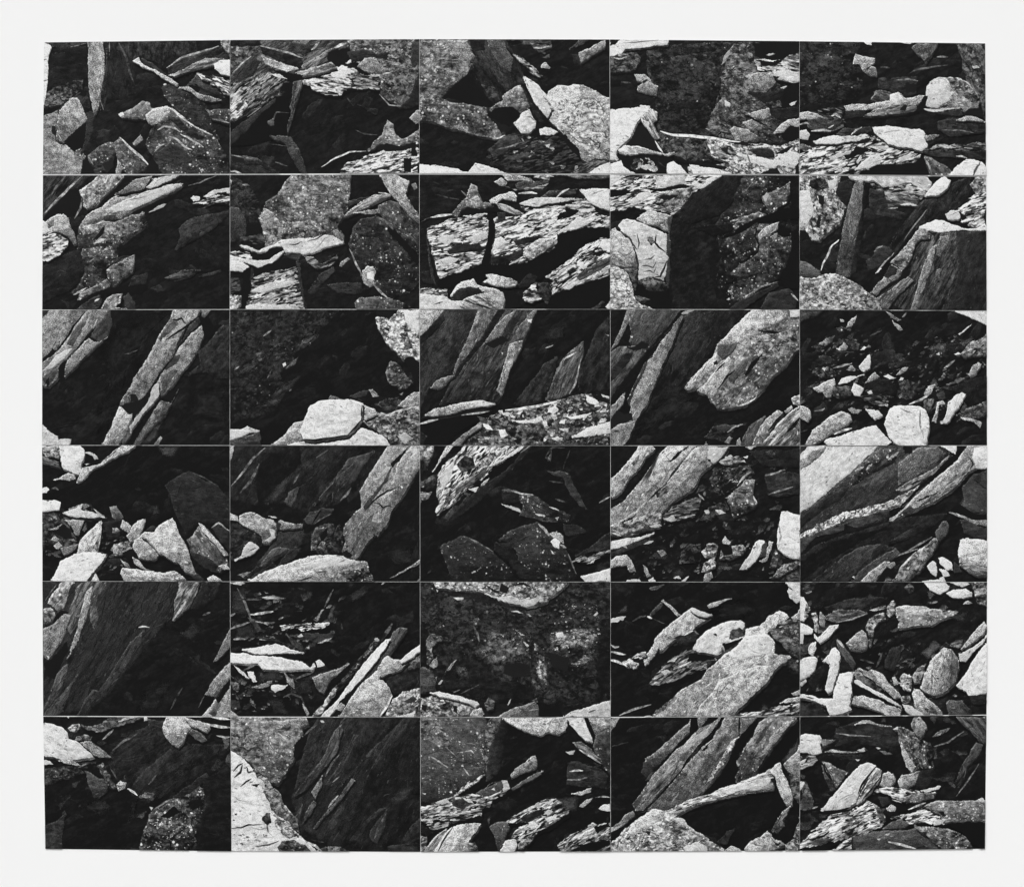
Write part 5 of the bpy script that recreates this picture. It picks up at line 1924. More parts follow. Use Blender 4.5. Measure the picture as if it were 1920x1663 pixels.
PRINTS[3, 4] = (23, '''
w*1.2 202 -40: 0,10 12,0 82,0 76,8 66,16 58,24 44,36 30,48 14,62 0,70
g*1.2 140 -40: 0,18 14,6 30,1 22,13 10,22 0,28
d 62: 0,0 13,0 0,13
p*0.8 76 -38: 82,0 142,0 150,8 155,12 140,26 130,36 118,42 108,50 96,58 84,60 70,64 54,66 44,68 30,76 16,84 0,90 0,70 16,62 30,50 44,38 58,26 70,14
s*1.5 66 -38: 56,30 70,14 82,4 100,4 98,18 80,28 60,40 48,46
g*0.9 98 -40: 100,20 120,4 140,3 148,10 132,24 114,36 100,42
d 42 -40: 0,76 20,62 40,48 52,42 46,52 24,68 0,86
l 160 2.4: 57,27 62,25 66,23
l 165 2.4: 68,26 71,23 74,20
l 130 3: 90,16 96,12 101,8
k 28: 105,3 114,3 114,10 107,10
r 150 210 0.9 -40 16: 98,16 120,18 118,32 104,30
d 40: 80,24 92,18 98,12 94,20 84,26
m*1.2 168 -28: 0,92 16,84 30,76 46,68 60,66 72,62 86,60 98,54 110,48 120,42 128,38 122,46 110,56 98,62 88,66 76,70 62,74 48,76 36,82 22,90 0,95
b*1.1 130 -35: 98,46 118,34 134,26 148,14 152,11 146,20 132,34 118,42 104,48
k 44: 104,44 116,38 126,35 116,41
d*1.4 62: 46,80 60,74 74,70 92,66 90,74 76,80 60,84
d*1.4 64: 0,96 14,92 30,84 46,80 46,86 34,90 20,92 0,112
k 24: 88,77 104,60 120,44 138,28 150,16 160,8 160,16 148,22 132,36 120,48 104,64 94,76
g*1.2 170 -40: 91,77 108,62 122,48 136,36 150,24 160,16 168,4 172,0 190,0 190,24 178,24 170,28 162,38 154,46 142,54 130,60 118,66 106,70
b*1.3 125 -35: 116,66 128,56 146,42 162,26 172,16 174,20 168,30 156,44 140,54 124,62
d 60: 100,72 112,62 118,66 108,72
w 190: 103,71 105,70 105,72
k 40: 118,58 128,52 138,49 130,54 120,58
w*1.4 205: 176,4 190,2 190,24 178,24 174,14
l 70 2: 172,14 175,20 172,26
w 212: 139,1 159,1 159,11 154,9 148,5
d 26: 160,2 166,0 160,12 157,12
d~ 80: 158,66 176,34 191,30 191,70 172,70
d 70>56@-60: 164,44 176,30 190,26 190,70 178,68 166,58
l 34 2: 176,36 184,42 190,46
k 24: 148,68 160,60 176,70 190,72 190,76 176,76
g*1.2 125 15: 151,68 162,71 174,76 190,76 190,83 178,80 164,74
d 58: 162,76 180,82 190,84 190,95 176,94 166,90
d*1.2 40 -30: 0,114 20,100 50,90 90,78 120,72 150,70 140,80 112,94 90,102 60,120 40,130 20,138 0,138
d~ 62 -30: 86,100 112,84 128,76 112,94
d 24 -30: 0,118 30,100 60,90 90,84 60,100 30,118 4,138 0,138
p*0.7 62 -35: 14,138 30,124 46,112 60,104 84,100 98,104 80,116 60,128 50,138
p*0.7 70 -38: 54,138 66,124 84,112 98,104 104,110 92,118 74,130 66,138
w 205: 54,133 56,132 57,135
g*1.3 142 -45: 62,138 74,126 86,118 92,118 88,124 80,132 78,138
k 26: 78,138 86,126 96,122 98,130 86,138
g 125: 88,122 96,118 98,121 92,125
m*0.9 110: 86,138 90,132 94,136
m*0.9 120 -45: 94,137 102,124 112,114 120,106 130,100 138,94 142,96 138,104 132,112 128,116 126,124 116,130 110,138 94,138
l 170 2: 102,124 110,116 118,108
p*0.8 84 -50: 137,88 144,78 149,77 151,82 148,92 142,98 138,94
l 115 2: 108,108 122,100 134,93
l 115 1.8: 98,113 110,108 120,105
g*1.1 200: 162,96 170,94 190,97 190,123 178,121 161,119 160,110
b 115 5: 161,120 178,121 190,124 188,132 180,133 168,126
w 190: 129,122 134,117 138,119 139,126 138,133 132,128
w 208: 140,114 144,113 154,120 155,126 148,126 142,120
w 200: 141,125 148,126 152,132 146,133
w 195: 141,134 146,132 148,138 142,138
d 54: 156,118 162,122 164,128 156,130
w 212: 124,137 142,136 142,139 124,139
''')
PRINTS[4, 0] = (21, '''
b*0.35 52 -58: 1,1 140,1 134,24 130,40 116,56 100,76 84,94 70,114 50,130 1,138
b*0.4 66 -58: 58,112 76,84 90,62 104,50 98,68 84,90 68,112
d~ 70 -58: 76,86 92,66 100,62 90,82 80,96
b*0.9 92 -62: 26,40 36,8 46,1 58,2 66,0 66,8 58,16 56,28 58,40 54,50 50,42 50,30 44,44 36,46 30,56
g*1.1 145 -65: 40,34 46,12 52,6 50,22 46,38 40,54 34,68 28,78 26,80 30,68 36,52 38,44
s*1.6 140 -55: 22,1 35,1 28,14 26,22 22,30 18,34 14,28 7,24 12,14
d 50: 1,1 21,1 12,14 3,23
l 110 1.4: 5,21 10,13 16,5
m*0.9 118: 2,30 10,28 15,34 12,42 3,46
g*1.2 118 -50: 2,50 14,44 24,34 30,36 26,48 22,60 14,72 8,81 2,76
k 26: 3,47 12,44 17,34 22,31 28,33 20,36 14,44 6,48
w 190: 6,76 9,77 8,80
k 26: 3,84 10,80 26,62 28,70 18,92 14,100 4,96
b*0.8 78 -58: 8,118 16,96 24,86 28,84 24,100 18,116 8,128 2,132
b*0.8 68 -55: 1,138 14,122 24,112 38,94 30,112 20,134 14,138
b*0.7 60 -55: 36,138 44,120 52,110 60,112 50,126 46,138
b*1.2 108 -55: 138,1 161,1 156,14 150,26 142,34 132,42 134,30 134,20 138,10
l 140 2.4: 132,41 140,30 148,18
d 42 -55: 162,1 180,1 176,18 158,30 150,30 158,14
d~ 50: 138,54 154,42 162,50 150,62
l 105 2.4: 162,36 170,33
l 200 1.8: 98,48 102,47 109,48
d~ 38: 94,134 104,108 134,100 124,120 112,138
l 60 2: 130,130 136,118 142,108
d~ 44: 150,80 160,70 160,86
g*1.1 132 -45: 164,115 172,102 182,90 191,82 191,98 182,108 175,118
g*1.2 150 -50: 160,138 172,124 184,110 191,102 191,138
p 90 -55: 168,134 178,120 180,126 174,138
k 24: 175,119 190,100 191,104 178,124
k 22: 164,116 175,118 168,126 158,134
l 90 1.2: 158,128 161,122 164,116
g*1.1 106 -50: 173,82 180,68 184,60 191,48 191,66 184,74 176,82
l 150 1.6: 182,64 186,58
''')
PRINTS[4, 1] = (19, '''
r 26 60 7 -15 40: 0,4 120,4 110,60 90,134 0,134
r 40 120 3 -12 60: 2,8 110,20 104,60 60,70 4,64
r 40 110 3 30 50: 2,90 90,92 84,134 4,134
d~ 52: 2,6 18,4 18,38 0,34
d~ 48: 2,48 26,44 32,58 6,60
w 192: 0,3 12,2 16,4 12,6 4,5
l 95 2.4: 8,9 14,20 19,32 22,42
d*1.5 62: 18,38 26,40 32,50 28,54 24,46
b*1.1 120 2: 32,18 44,16 57,19 46,20 36,20
l 64 2: 6,20 20,20 32,20
l 175 2.6: 21,35 32,34 44,32
b*1.1 130 5: 26,42 36,43 46,43 38,46
l 120 2.4: 0,50 10,46 22,42
l 160 2.4: 4,60 10,59 16,60
l 145 1.8: 30,60 38,60 45,58
l 145 2.4: 0,37 6,34
d 52: 26,58 44,58 60,66 50,63 40,61
f*1.0 150 -8: 50,46 62,45 76,44 88,44 101,43 96,48 82,50 72,52 66,48 56,52 52,50
m 115: 84,40 90,34 92,30 95,30 91,38 88,42
l 84 2: 95,28 99,20 104,10
d~ 74: 98,40 102,26 107,24 104,40
d*1.4 58: 60,56 72,54 90,54 106,53 102,60 88,64 78,60 70,60
w 170: 68,57 72,54 74,57 70,58
g*1.2 135: 88,64 96,60 103,58 100,62 92,64
d*1.5 66 50: 57,54 64,60 72,64 77,73 66,68 60,60
w 178: 77,68 80,66 80,70
l 66 2: 112,44 113,50
w*1.2 215 -2: 12,70 18,69 36,66 46,64 54,66 60,69 70,72 75,74 60,74 40,75 24,74
w*1.2 215 5: -1,73 14,73 24,76 34,76 46,77 60,80 72,82 80,88 86,85 84,90 70,90 50,91 34,90 28,84 14,84 -1,83
w 204: 86,82 90,80 96,86 88,88
k 26: 26,75 44,76 60,75 76,75 80,80 64,80 46,77
l 60 1.2: 78,84 81,88
d~ 58: 26,96 50,90 54,100 30,102
w 198 55: 5,86 10,89 16,94 20,99 16,98 9,92
w 208 60: 18,92 24,92 28,102 24,103 20,98
l 95 2: 13,91 20,88 29,84
g*1.2 115 -15: 22,108 34,104 43,101 40,107 30,109
w 204: 42,106 48,105 54,106 59,105 54,110 46,113 42,110
l 120 3.2: 55,93 60,102 65,109
g 120: 59,98 64,100 65,108 61,106
l 68 2: 62,108 62,114 72,118 76,128
l 74 2: 54,118 58,116 62,114
g 145 60: 73,124 77,128 80,134 78,137 75,130
l 74 2.4: 66,100 74,96 85,92
d~ 46: 66,98 86,94 84,116 68,114
d~ 50: 36,118 54,120 62,138 44,134
m*0.8 84: 1,102 10,104 10,112 4,110
m*0.7 64: 8,116 18,110 12,120
g 175: 0,129 10,137 0,138
d 52: 0,120 10,122 12,130 4,132
w 160: 5,129 7,128 7,130
m*0.9 72 -48: 100,112 118,94 124,86 138,70 146,58 151,60 144,70 132,84 122,98 112,108
r 110 180 1.6 -45 20: 112,104 132,80 146,60 142,70 120,96
w 170: 145,60 148,58 150,61 147,62
g*1.2 122 -30: 83,98 92,94 108,90 120,84 112,92 102,98 98,106 94,114 90,112 86,106
k 24: 100,106 108,96 118,87 122,90 108,104
m 150: 96,120 104,109 108,110 100,122 92,134 82,138
l 74 4: 152,62 158,52 163,44
p*0.8 84 -50: 126,112 140,90 152,72 164,52 170,48 178,49 172,58 164,70 156,82 146,92 134,106 126,115
g*1.3 174: 124,115 136,100 148,90 152,90 150,100 154,101 160,108 163,116 158,126 150,138 108,138 118,124
l 210 2.4: 163,116 158,126 150,138
w*1.2 217 -48: 90,138 100,128 110,118 120,104 128,92 138,80 148,68 156,60 162,59 158,66 150,78 142,88 130,102 118,114 108,126 100,138
k 26: 110,122 128,106 118,124 112,134 104,138
g 135: 106,130 112,123 116,126 112,132
d*1.3 42 -30: 154,98 170,92 191,82 191,108 166,116 158,104
m*0.9 92: 174,84 191,75 191,88 178,90
g*1.2 172 -35: 148,89 158,76 164,80 176,80 180,82 172,90 160,94 152,98
w 212 -35: 170,81 180,73 191,65 191,72 180,80 172,84
m*1.1 135 -30: 163,120 174,112 191,108 191,138 154,138 160,126
d 70: 174,122 184,116 188,120 178,124
m 95: 164,128 176,126 186,128 182,134 168,136
w 195: 168,137 186,132 184,138
d~ 50: 116,18 136,4 140,12 122,24
l 160 1.6: 152,5 156,3
''')
PRINTS[4, 2] = (24, '''
m*0.6 46: -1,1 191,1 191,122 150,128 60,120 -1,100
m*0.9 152: 13,1 150,1 142,10 134,16 128,22 116,26 108,28 96,25 84,22 74,18 62,12 50,11 40,12 34,10 28,9 18,9
w*1.4 182: 66,14 80,18 92,16 100,20 110,20 124,18 116,25 108,28 96,25 84,22
m*1.1 115: 98,10 110,8 118,14 112,18 100,18
k 34: 82,4 90,8 88,14 80,12
l 36 2.4: 68,8 76,12 82,14
l 34 2.4: 94,6 104,4 112,8
m 120: 72,4 80,6 80,10 74,10
d 36: 20,10 40,12 62,13 80,22 104,28 108,30 90,28 60,22 30,16
w 195: 34,18 44,18 44,20 38,21
w 190: 17,10 19,11 18,13
l 140 1.6: 92,32 98,32 104,34
l 170 1.8: 108,35 112,37
m~*0.8 66: 48,30 60,34 60,60 50,50
l 90 2.4: 54,46 58,54 60,62
m~*1.0 92: 54,74 62,56 70,48 84,50 96,50 108,58 112,70 112,80 100,82 88,84 84,92 76,92 66,84
m~*0.8 96: 66,74 78,66 90,70 92,82 76,84
w 170: 96,50 100,53 106,56 102,56
w 184: 104,62 110,66 108,68
r 110 170 1.5 20 24: 76,54 108,50 112,78 96,78
k 34: 86,86 98,83 108,84 112,96 96,98 84,94
m~*1.2 125: 116,76 124,74 128,86 128,98 128,106 122,108 118,96
m 135: 115,64 119,66 119,72 115,71
m~ 80: 108,94 120,98 124,110 116,112
m~*1.2 96: 124,58 136,50 150,50 160,46 172,44 182,52 178,66 170,72 150,68 140,74 130,76 128,66
r 140 215 1.5 0 60: 128,56 136,52 182,48 178,66 150,68 134,72
r 90 165 1.3 0 46: 134,24 178,24 180,48 140,48
w 190: 136,54 144,53 146,58 138,58
w 185: 174,36 178,32 179,34 176,37
m~*1.1 110: 150,86 164,74 176,70 176,80 164,86 154,88
r 120 180 1.2 0 14: 152,84 164,76 176,72 176,80 158,88
k 34: 128,72 140,76 150,78 148,92 134,88
d 28: 182,50 191,40 191,120 176,100 178,70
d*1.2 32: 66,88 76,96 84,102 100,102 114,110 116,122 80,124 40,112 20,106 30,80 56,80
m~*0.8 60: 36,84 52,84 50,100 36,100
d 26: -1,44 8,50 10,60 8,80 10,90 -1,88
m*0.9 84: 7,60 12,54 28,58 30,62 18,62 12,70 14,78 8,86
w 160: 10,70 13,68 12,74
m 115: 10,86 18,77 19,86 14,89
g*1.2 140 -50: 27,91 32,84 38,80 34,86 30,91
p*0.8 80: -1,88 8,89 14,92 17,104 16,112 8,112 -1,114
w 155: 16,98 18,97 17,102
w 180: 19,105 23,100 24,101 21,105
l 84 1.4: 42,114 52,109 60,105
l 100 1.4: 34,113 41,110
m*1.2 132: 2,118 12,116 30,119 48,122 56,128 50,134 40,138 -1,138
k 30: 2,125 8,126 6,132 2,130
k 36: 34,126 38,127 38,134 34,132
m 70: 20,126 30,122 32,130 24,132
w*1.2 206 15: 10,113 20,112 38,116 52,120 58,122 60,125 56,128 50,124 36,120 20,117
g*1.4 152: 50,137 54,130 62,128 65,134 64,138
m*0.8 78: 65,124 70,117 76,122 74,130 68,132
w 165 -60: 88,125 92,119 91,123 89,126
g*0.9 114 -20: 76,138 90,130 104,126 116,122 119,126 119,138
m 70: 112,121 118,118 119,123
k 22: 120,122 140,130 144,136 120,138
w*1.2 182 -15: 142,138 152,132 166,128 180,124 191,121 191,138
l 80 1.6: 169,133 177,130
''')
PRINTS[4, 3] = (18, '''
d~ 30: 96,30 130,16 160,30 130,44 100,40
g 95 -15: 40,9 46,7 56,5 50,9 42,11
w 195 -6: -1,39 12,37 17,37 14,41 8,43 -1,44
p 80 -45: 40,36 46,28 52,23 54,26 48,32 42,38
g*1.2 165 45: 54,20 58,24 66,30 72,36 68,37 62,30 56,25
g 155: 52,22 54,20 56,22 54,24
l 185 2.4: 38,37 43,39
l 64 1: 44,39 50,42 58,45
l 78 2: 23,42 30,38 37,36
d~ 64: 8,34 18,24 18,34
g*1.3 174 -42: 45,60 54,50 64,42 74,34 80,30 83,28 92,32 104,36 94,42 84,50 74,56 66,60 58,66 52,72 46,70
w 190: 80,30 83,28 92,32 104,36 98,38 88,36
g*1.3 158 -45: 46,62 50,68 46,76 40,84 36,87 34,80 38,74 42,68
m*1.1 155: 18,81 28,74 36,72 38,76 30,80 24,82 30,84 28,89 18,88 12,84
k 26: 22,80 30,78 32,81 26,83
l 195 2.6: -1,80 8,82 18,87
l 165 2.4: 1,72 10,74 17,75
l 145 2: 1,65 6,68 10,67
k 40: 62,60 70,56 76,56 70,60
d*1.3 48: 74,56 82,51 90,55 86,62 78,66 64,66
l 200 1.8: 75,56 80,53 84,51
l 115 1.4: 84,51 90,55
f*1.0 88 -25: 40,104 50,92 62,80 76,72 90,72 106,78 108,80 98,88 84,94 66,102 50,106
k 22: 80,74 92,71 104,75 106,80 92,82 78,82
w 180: 52,92 58,90 62,92 56,96
w 180 -30: 60,82 68,78 66,82
l 170 2: 64,90 74,86 82,82
g 152 -25: 98,26 108,22 123,19 112,24 100,29
w*1.4 202 -35: 83,70 88,60 96,52 110,45 122,41 132,41 136,44 134,50 126,50 121,54 120,60 130,58 136,56 132,60 122,66 116,72 108,76 100,74 88,72
m*0.7 78: 121,52 130,48 134,52 134,58 122,60
k 40: 104,55 107,54 108,57
m 132: 112,68 118,66 116,72 110,74
g*1.4 182 -42: 136,50 142,48 150,46 156,42 160,36 170,31 178,35 180,38 172,44 162,50 158,54 164,60 166,64 165,74 180,76 182,78 168,88 160,100 148,112 134,126 122,138 42,138 56,126 66,116 76,108 92,100 98,90 108,82 116,74 128,66 136,58
w*1.5 202: 128,66 136,56 156,54 164,60 164,74 150,76 130,80 118,76
g*1.5 160 -45: 84,138 92,124 104,112 110,100 130,92 150,86 162,86 158,100 144,114 130,128 122,138
l 125 1.4: 82,136 94,120 106,110
l 100 1.6: 92,102 96,101
k 24: 113,64 126,60 134,58 128,64 116,72
l 200 1.8: 116,64 126,60 135,57
m*0.9 92: 160,50 172,42 180,40 191,42 191,80 178,72 170,62 164,58
k 30: 166,64 174,70 172,74 166,74
g*1.2 168: 182,38 188,34 191,28 191,40 184,40
w*1.3 195: 175,1 191,1 191,22 187,24 180,18 178,12 180,8
l 60 1.4: 179,7 184,11
d 46: 160,36 176,26 184,28 178,32 170,30
m~*0.7 60: 176,78 191,80 191,96 178,94
f*1.1 130 -15: 124,138 140,133 156,130 170,126 191,122 191,138
g*1.2 155: 170,124 176,120 191,117 191,122 180,123
g*1.2 160: 182,114 191,110 191,115 184,116
d~ 60: 150,132 154,124 162,130
l 140 2.4: 10,136 24,130 42,125
w 185: 28,138 40,136 46,138
m 84: 44,134 56,124 63,119 56,130
''')
PRINTS[4, 4] = (22, '''
r 30 80 7 -20 50: 0,10 188,10 188,130 0,130
r 34 110 2.6 -20 120: 0,60 188,60 188,130 0,130
m*0.7 66: 0,1 22,1 16,10 10,14 4,12
l 100 2.4: 8,14 14,12
d*1.5 48 -15: 26,28 50,20 70,18 90,18 80,26 60,32 30,32
d~ 60: 42,8 60,0 58,8
m*0.8 78: 106,8 112,4 116,8 116,13 111,14
w*1.2 210: 125,1 144,1 152,7 148,12 142,15 132,11
w*1.2 206: 148,14 156,10 168,9 174,13 174,17 166,19 154,18
w 198: 152,3 166,1 172,5 164,8
m*1.1 115: 172,1 190,2 190,28 180,24 176,14
b 88 -5: 28,36 40,30 60,30 70,34 56,40 36,43 28,40
l 120 1.6: 38,43 54,40 69,34
l 160 1.4: 44,36 49,35
b 155 -8: 71,31 80,28 88,26 86,30 76,32
m*1.1 122: 71,40 76,36 86,33 88,40 80,44 76,50 74,60 72,68 70,66 70,52 67,48
g*1.3 142: 48,64 56,56 64,50 68,54 70,62 68,70 60,72 52,70
m 155: 90,26 96,21 98,24 96,34 92,38 88,34
s*1.3 165: 98,28 110,26 124,27 140,30 150,31 160,32 156,36 144,40 134,46 122,46 110,48 100,49 102,42 98,36
k 50: 140,31 152,31 146,33
l 110 2: 130,23 136,24
g 155: 165,25 170,21 175,24 170,25
l 110 2.4: 134,24 140,22
d~ 64: 150,38 172,30 166,42
w*1.2 206: -1,16 6,18 10,26 10,36 6,42 -1,40
m 142: 8,24 12,28 10,38 6,38
m*1.2 132 80: 13,34 18,33 20,44 24,50 26,54 20,54 16,48
g 132: 22,32 28,38 26,48 22,46
w 212: -1,42 10,46 16,50 14,54 8,55 -1,54
w 210 -40: 20,58 26,52 32,46 41,45 36,52 28,60 22,64 16,58 16,54
k 40: 20,55 24,54 22,57
w 198: -1,54 6,54 5,64 -1,66
m*0.6 62: -1,64 10,66 10,74 4,76
g 185 -80: 10,70 13,64 18,62 18,70 15,77 11,74
w*1.3 202 -30: -1,82 8,78 16,77 20,80 17,90 12,96 -1,102
g 155: -1,104 8,100 9,102 4,107
d 30: 10,102 18,90 28,84 30,96 26,112 16,112
p*0.8 84 55: 38,60 42,62 50,72 58,84 56,92 50,86 44,76
l 195 2.6: 39,60 42,63 46,68
d 34: 42,72 52,86 56,92 44,92 40,94
w*1.3 206 -75: 24,82 30,76 34,69 38,68 42,73 41,84 40,94 36,104 34,112 30,114 27,110 30,98 32,88 28,82
k 30: 26,84 32,84 30,94 26,96
m~ 100: 16,112 20,104 26,110
m*0.9 104 40: 54,96 60,88 68,92 76,100 88,108 80,112 66,104 58,100
g*1.3 166 42: 60,88 70,92 74,90 84,94 90,102 98,110 104,118 96,119 84,108 74,100 66,96
k 26: 54,105 66,108 78,114 92,122 74,120 60,116
g*1.2 178 15: 54,116 66,116 80,120 96,126 104,128 102,137 90,137 76,130 60,126 52,124
k 30: 84,122 92,124 98,127 90,126
w 196 28: 54,101 60,100 68,106 80,112 92,119 104,127 98,126 86,119 74,113 62,107
w*1.2 214: 42,94 48,93 56,92 53,104 54,112 51,126 54,130 44,134 32,136 28,126 18,122 -1,118 -1,114 14,116 22,119 35,119 36,110 40,98
l 60 1.4: 8,117 16,119
g 175: 94,98 97,97 100,102 104,104 96,106
m 122: 114,98 120,88 128,84 126,94 122,104 116,104
m*1.1 155: 102,98 106,94 114,97 114,104 112,112 106,111 102,106
k 30: 115,102 117,100 117,110 113,112
g*1.3 168 -65: 124,104 126,94 132,82 140,74 146,68 154,70 160,78 161,88 158,102 150,110 144,114 134,116 126,112 122,108
p 98 -75: 154,72 160,80 160,92 156,104 150,108 152,92
l 115 1.6: 134,90 134,104 132,116
k 60: 138,99 141,98 140,100
g*1.3 164 40: 114,114 116,109 122,110 128,118 138,126 144,132 145,138 120,138 116,124
m 130: 102,118 112,116 114,122 106,124
w 184 35: 104,124 112,126 122,132 130,138 116,138 108,132
m 110: 124,126 136,126 142,134 130,134
g 180 -50: 162,70 170,60 178,50 186,42 189,46 186,54 176,62 168,68
w 194 -40: 160,74 170,70 180,64 189,56 186,62 176,72 168,82 162,82
w*1.3 208 -45: 158,106 166,96 174,82 184,68 190,63 190,113 178,116 172,119 168,112 160,108
d~ 92: 122,74 136,60 144,66 130,80
m~ 90: 146,68 166,56 164,70
g 100>48@0: 148,124 152,120 164,122 174,130 170,138 152,138
d 42: 170,116 189,114 189,124 176,126
d 50 -70: 86,88 92,70 102,66 102,80 96,92
l 76 2.6: 78,88 84,74
l 64 2.2: 62,80 76,84
l 62 1.6: 110,88 117,78
d*1.4 44: -1,122 20,124 28,132 30,138 -1,138
w 150: 48,138 50,134 52,138
''')
PRINTS[5, 0] = (21, '''
p*0.8 40 -38: 66,44 90,16 124,8 150,30 191,30 191,60 160,72 140,88 112,100 96,84 80,72
s*1.6 52: 108,100 150,70 176,76 172,110 166,138 100,138
r 26 56 8 -35 40: 0,4 188,4 180,100 60,100 0,80
d*1.3 42 -35: 70,38 84,24 110,10 124,12 128,26 104,40 88,60 76,64
d*0.9 54 -50: 92,72 104,56 118,44 130,34 134,38 126,48 116,60 106,72 100,78
d~ 44 -45: 106,80 130,56 156,46 140,68 118,86
l 84 2: 108,70 116,60
m*0.9 88: 40,10 52,12 62,8 72,1 106,1 96,6 84,10 70,14 58,18 46,15
l 175 2.6: 78,7 86,4 98,2
w 192: 103,2 106,1 107,6 104,7
w 175: 26,1 31,1 28,4
d*1.4 62: 106,4 124,6 122,11 108,11
m*1.1 135: 27,14 32,10 38,9 41,13 36,18 30,17
w 190: 31,15 35,14 34,17
m*0.9 110: 36,22 44,20 52,22 50,26 40,26 34,26
l 120 2.4: 62,25 68,20 73,15
l 94 2.2: 72,36 84,26 98,19
w*1.2 206 15: 1,8 14,10 22,13 27,18 28,24 38,28 46,34 52,40 54,42 44,44 32,46 22,46 12,42 1,41
g*1.2 130: 40,28 50,27 58,32 66,38 71,43 60,43 52,40 46,34
w 192: 1,45 8,46 13,50 1,51
g 150: 18,46 32,46 41,52 30,50
l 95 1.8: 38,53 46,49 53,48
m*0.7 58: 1,56 20,52 40,54 44,58 30,64 10,70 1,70
r 70 110 2 -10 12: 6,54 30,56 28,64 6,68
g*1.2 168: 126,2 143,1 150,6 153,12 147,18 143,28 138,33 132,30 126,24 122,16 123,8
g*1.2 155 20: 143,2 156,6 168,9 170,14 166,18 158,14 150,12
l 175 3: 166,9 178,12 190,13
p 92: 148,18 152,14 162,20 167,26 162,28 154,24
l 195 2.6: 169,2 180,4 190,5
l 155 2.2: 176,21 184,23 191,22
d*1.4 84: 182,24 190,25 188,32 184,35
d*1.4 66: 185,46 191,36 191,54 186,50
p*0.7 74: 44,56 50,58 58,64 64,64 68,70 66,76 60,80 58,84 60,88 56,87 52,80 48,70
m 84: 56,52 62,48 70,62 77,74 70,74 62,62
k 26: 52,54 58,56 64,64 54,60
g*1.2 155: 76,70 80,66 86,68 85,74 78,77
l 70 1: 77,72 85,71
l 205 2.4: 87,74 92,77 97,81
m 85: 98,82 104,78 115,80 108,84 100,84
l 100 1.8: 70,54 76,64
w 155: 60,50 64,51 62,53
d~ 40: 40,92 56,80 72,94 60,104
d~ 38: 86,110 90,86 98,84 94,106
d*1.4 54: 3,112 16,106 25,98 24,110 22,120 22,138 3,138
s*2.4 64: 110,100 122,92 134,84 146,76 158,70 164,80 160,96 150,104 152,116 156,126 146,138 98,138 101,122 106,110
k 22: 120,102 134,91 140,98 128,104
k 24: 146,88 160,84 164,90 152,96
l 20 2.6: 145,113 134,121 130,126 130,134
r 160 215 1.1 0 40: 108,106 150,100 148,130 104,134
w 208: 140,79 144,78 143,81
w 204: 157,77 161,76 160,78
w 200: 109,92 113,93 111,96
l 115 1.8: 112,96 124,88 138,81
d 46: 130,84 150,70 166,58 170,64 156,74 140,84
d 28: 162,64 191,52 191,138 156,138 156,110 166,90
''')
PRINTS[5, 1] = (20, '''
p*0.6 44 -58: 62,84 76,26 90,0 191,0 191,132 150,138 100,132 70,112
d*1.2 44 -58: 110,10 124,2 172,2 150,26 132,42 118,60 112,58 122,34 116,20
b*0.6 76 -60: 64,82 72,70 84,56 94,42 100,28 104,18 112,10 114,16 110,28 108,38 98,50 88,62 76,76 66,82
b*0.6 62 -60: 96,70 106,56 118,36 124,20 130,20 122,40 112,58 102,72
b*0.5 52 -58: 104,80 120,62 132,46 150,28 176,2 184,2 170,24 150,50 130,68 114,82
d~ 50: 66,60 90,40 80,60
g 108 -65: 82,78 88,68 93,60 93,70 88,80 86,85
l 100 2: 96,62 102,50 110,40
l 110 1.4: 103,68 110,62
b*0.7 84 -50: 84,114 96,98 110,82 122,64 126,66 114,82 100,98 88,112
l 150 2: 99,93 104,86 109,81
l 110 2: 116,74 124,64
p 78 -60: 66,102 73,89 72,98 68,108
p 84 -60: 76,100 84,86 87,88 80,102 72,110
d*1.2 54 -62: 94,120 104,100 118,84 114,100 102,116
d*1.3 46 -50: 120,126 134,108 150,94 158,92 140,112 128,126
d*1.3 54 -60: 140,120 150,104 158,94 156,112 148,130 142,126
l 76 2.4: 145,124 150,112 157,98
d~ 58: 156,86 166,76 188,70 180,84 166,92
d*1.3 46 -45: 170,130 180,114 191,104 191,122 178,134
d*1.3 44: 158,132 170,130 188,128 190,138 160,138
l 100 1.6: 111,9 116,3
l 130 2.4: 91,6 95,8
l 80 2: 74,22 82,14 88,10
s*1.6 122: 0,1 76,1 80,10 73,14 75,26 68,30 64,36 65,44 60,52 56,60 48,70 42,68 30,58 24,52 12,42 0,36
m*0.8 104: 0,20 20,18 36,26 30,44 14,40 0,34
g 145: 44,6 76,4 78,10 70,14 56,12
m~*0.7 80: 50,14 60,8 64,14 56,18
w 190: 48,18 56,24 60,26 54,24
k 26: 65,30 72,22 78,22 76,30 68,44 64,42
w*1.4 206: 0,36 8,40 12,42 22,52 26,58 38,64 41,72 48,76 52,84 60,96 68,106 70,120 80,128 92,138 0,138
m*0.9 112: 24,54 38,64 44,74 52,80 58,94 68,104 70,118 60,112 50,104 42,96 40,86 34,76
m*1.1 155: 42,96 60,108 70,122 60,124 46,112
w 190: 26,62 34,66 36,74 28,70
l 50 1.8: 4,57 9,51 14,49
l 44 2.4: 5,63 11,58 13,50
l 44 1.8: 11,72 17,67 22,64
k 44: 22,70 31,69 28,73
l 54 1.6: 1,114 12,113 20,110 33,110
l 60 2: 17,52 19,58 24,57
m 62: 33,106 37,98 41,98 42,108 38,111
l 60 1.6: 38,110 39,118
k 50: 5,99 8,99 7,101
m*0.9 76: 48,133 54,126 64,125 76,130 82,138 50,138
l 70 1.4: 26,132 40,130 50,126
r 90 140 1.8 0 16: 4,118 40,116 46,128 6,130
l 160 2.6: 76,127 86,131 93,137
m 88: 92,134 110,132 120,137 92,138
l 56 2: 82,125 95,128
''')
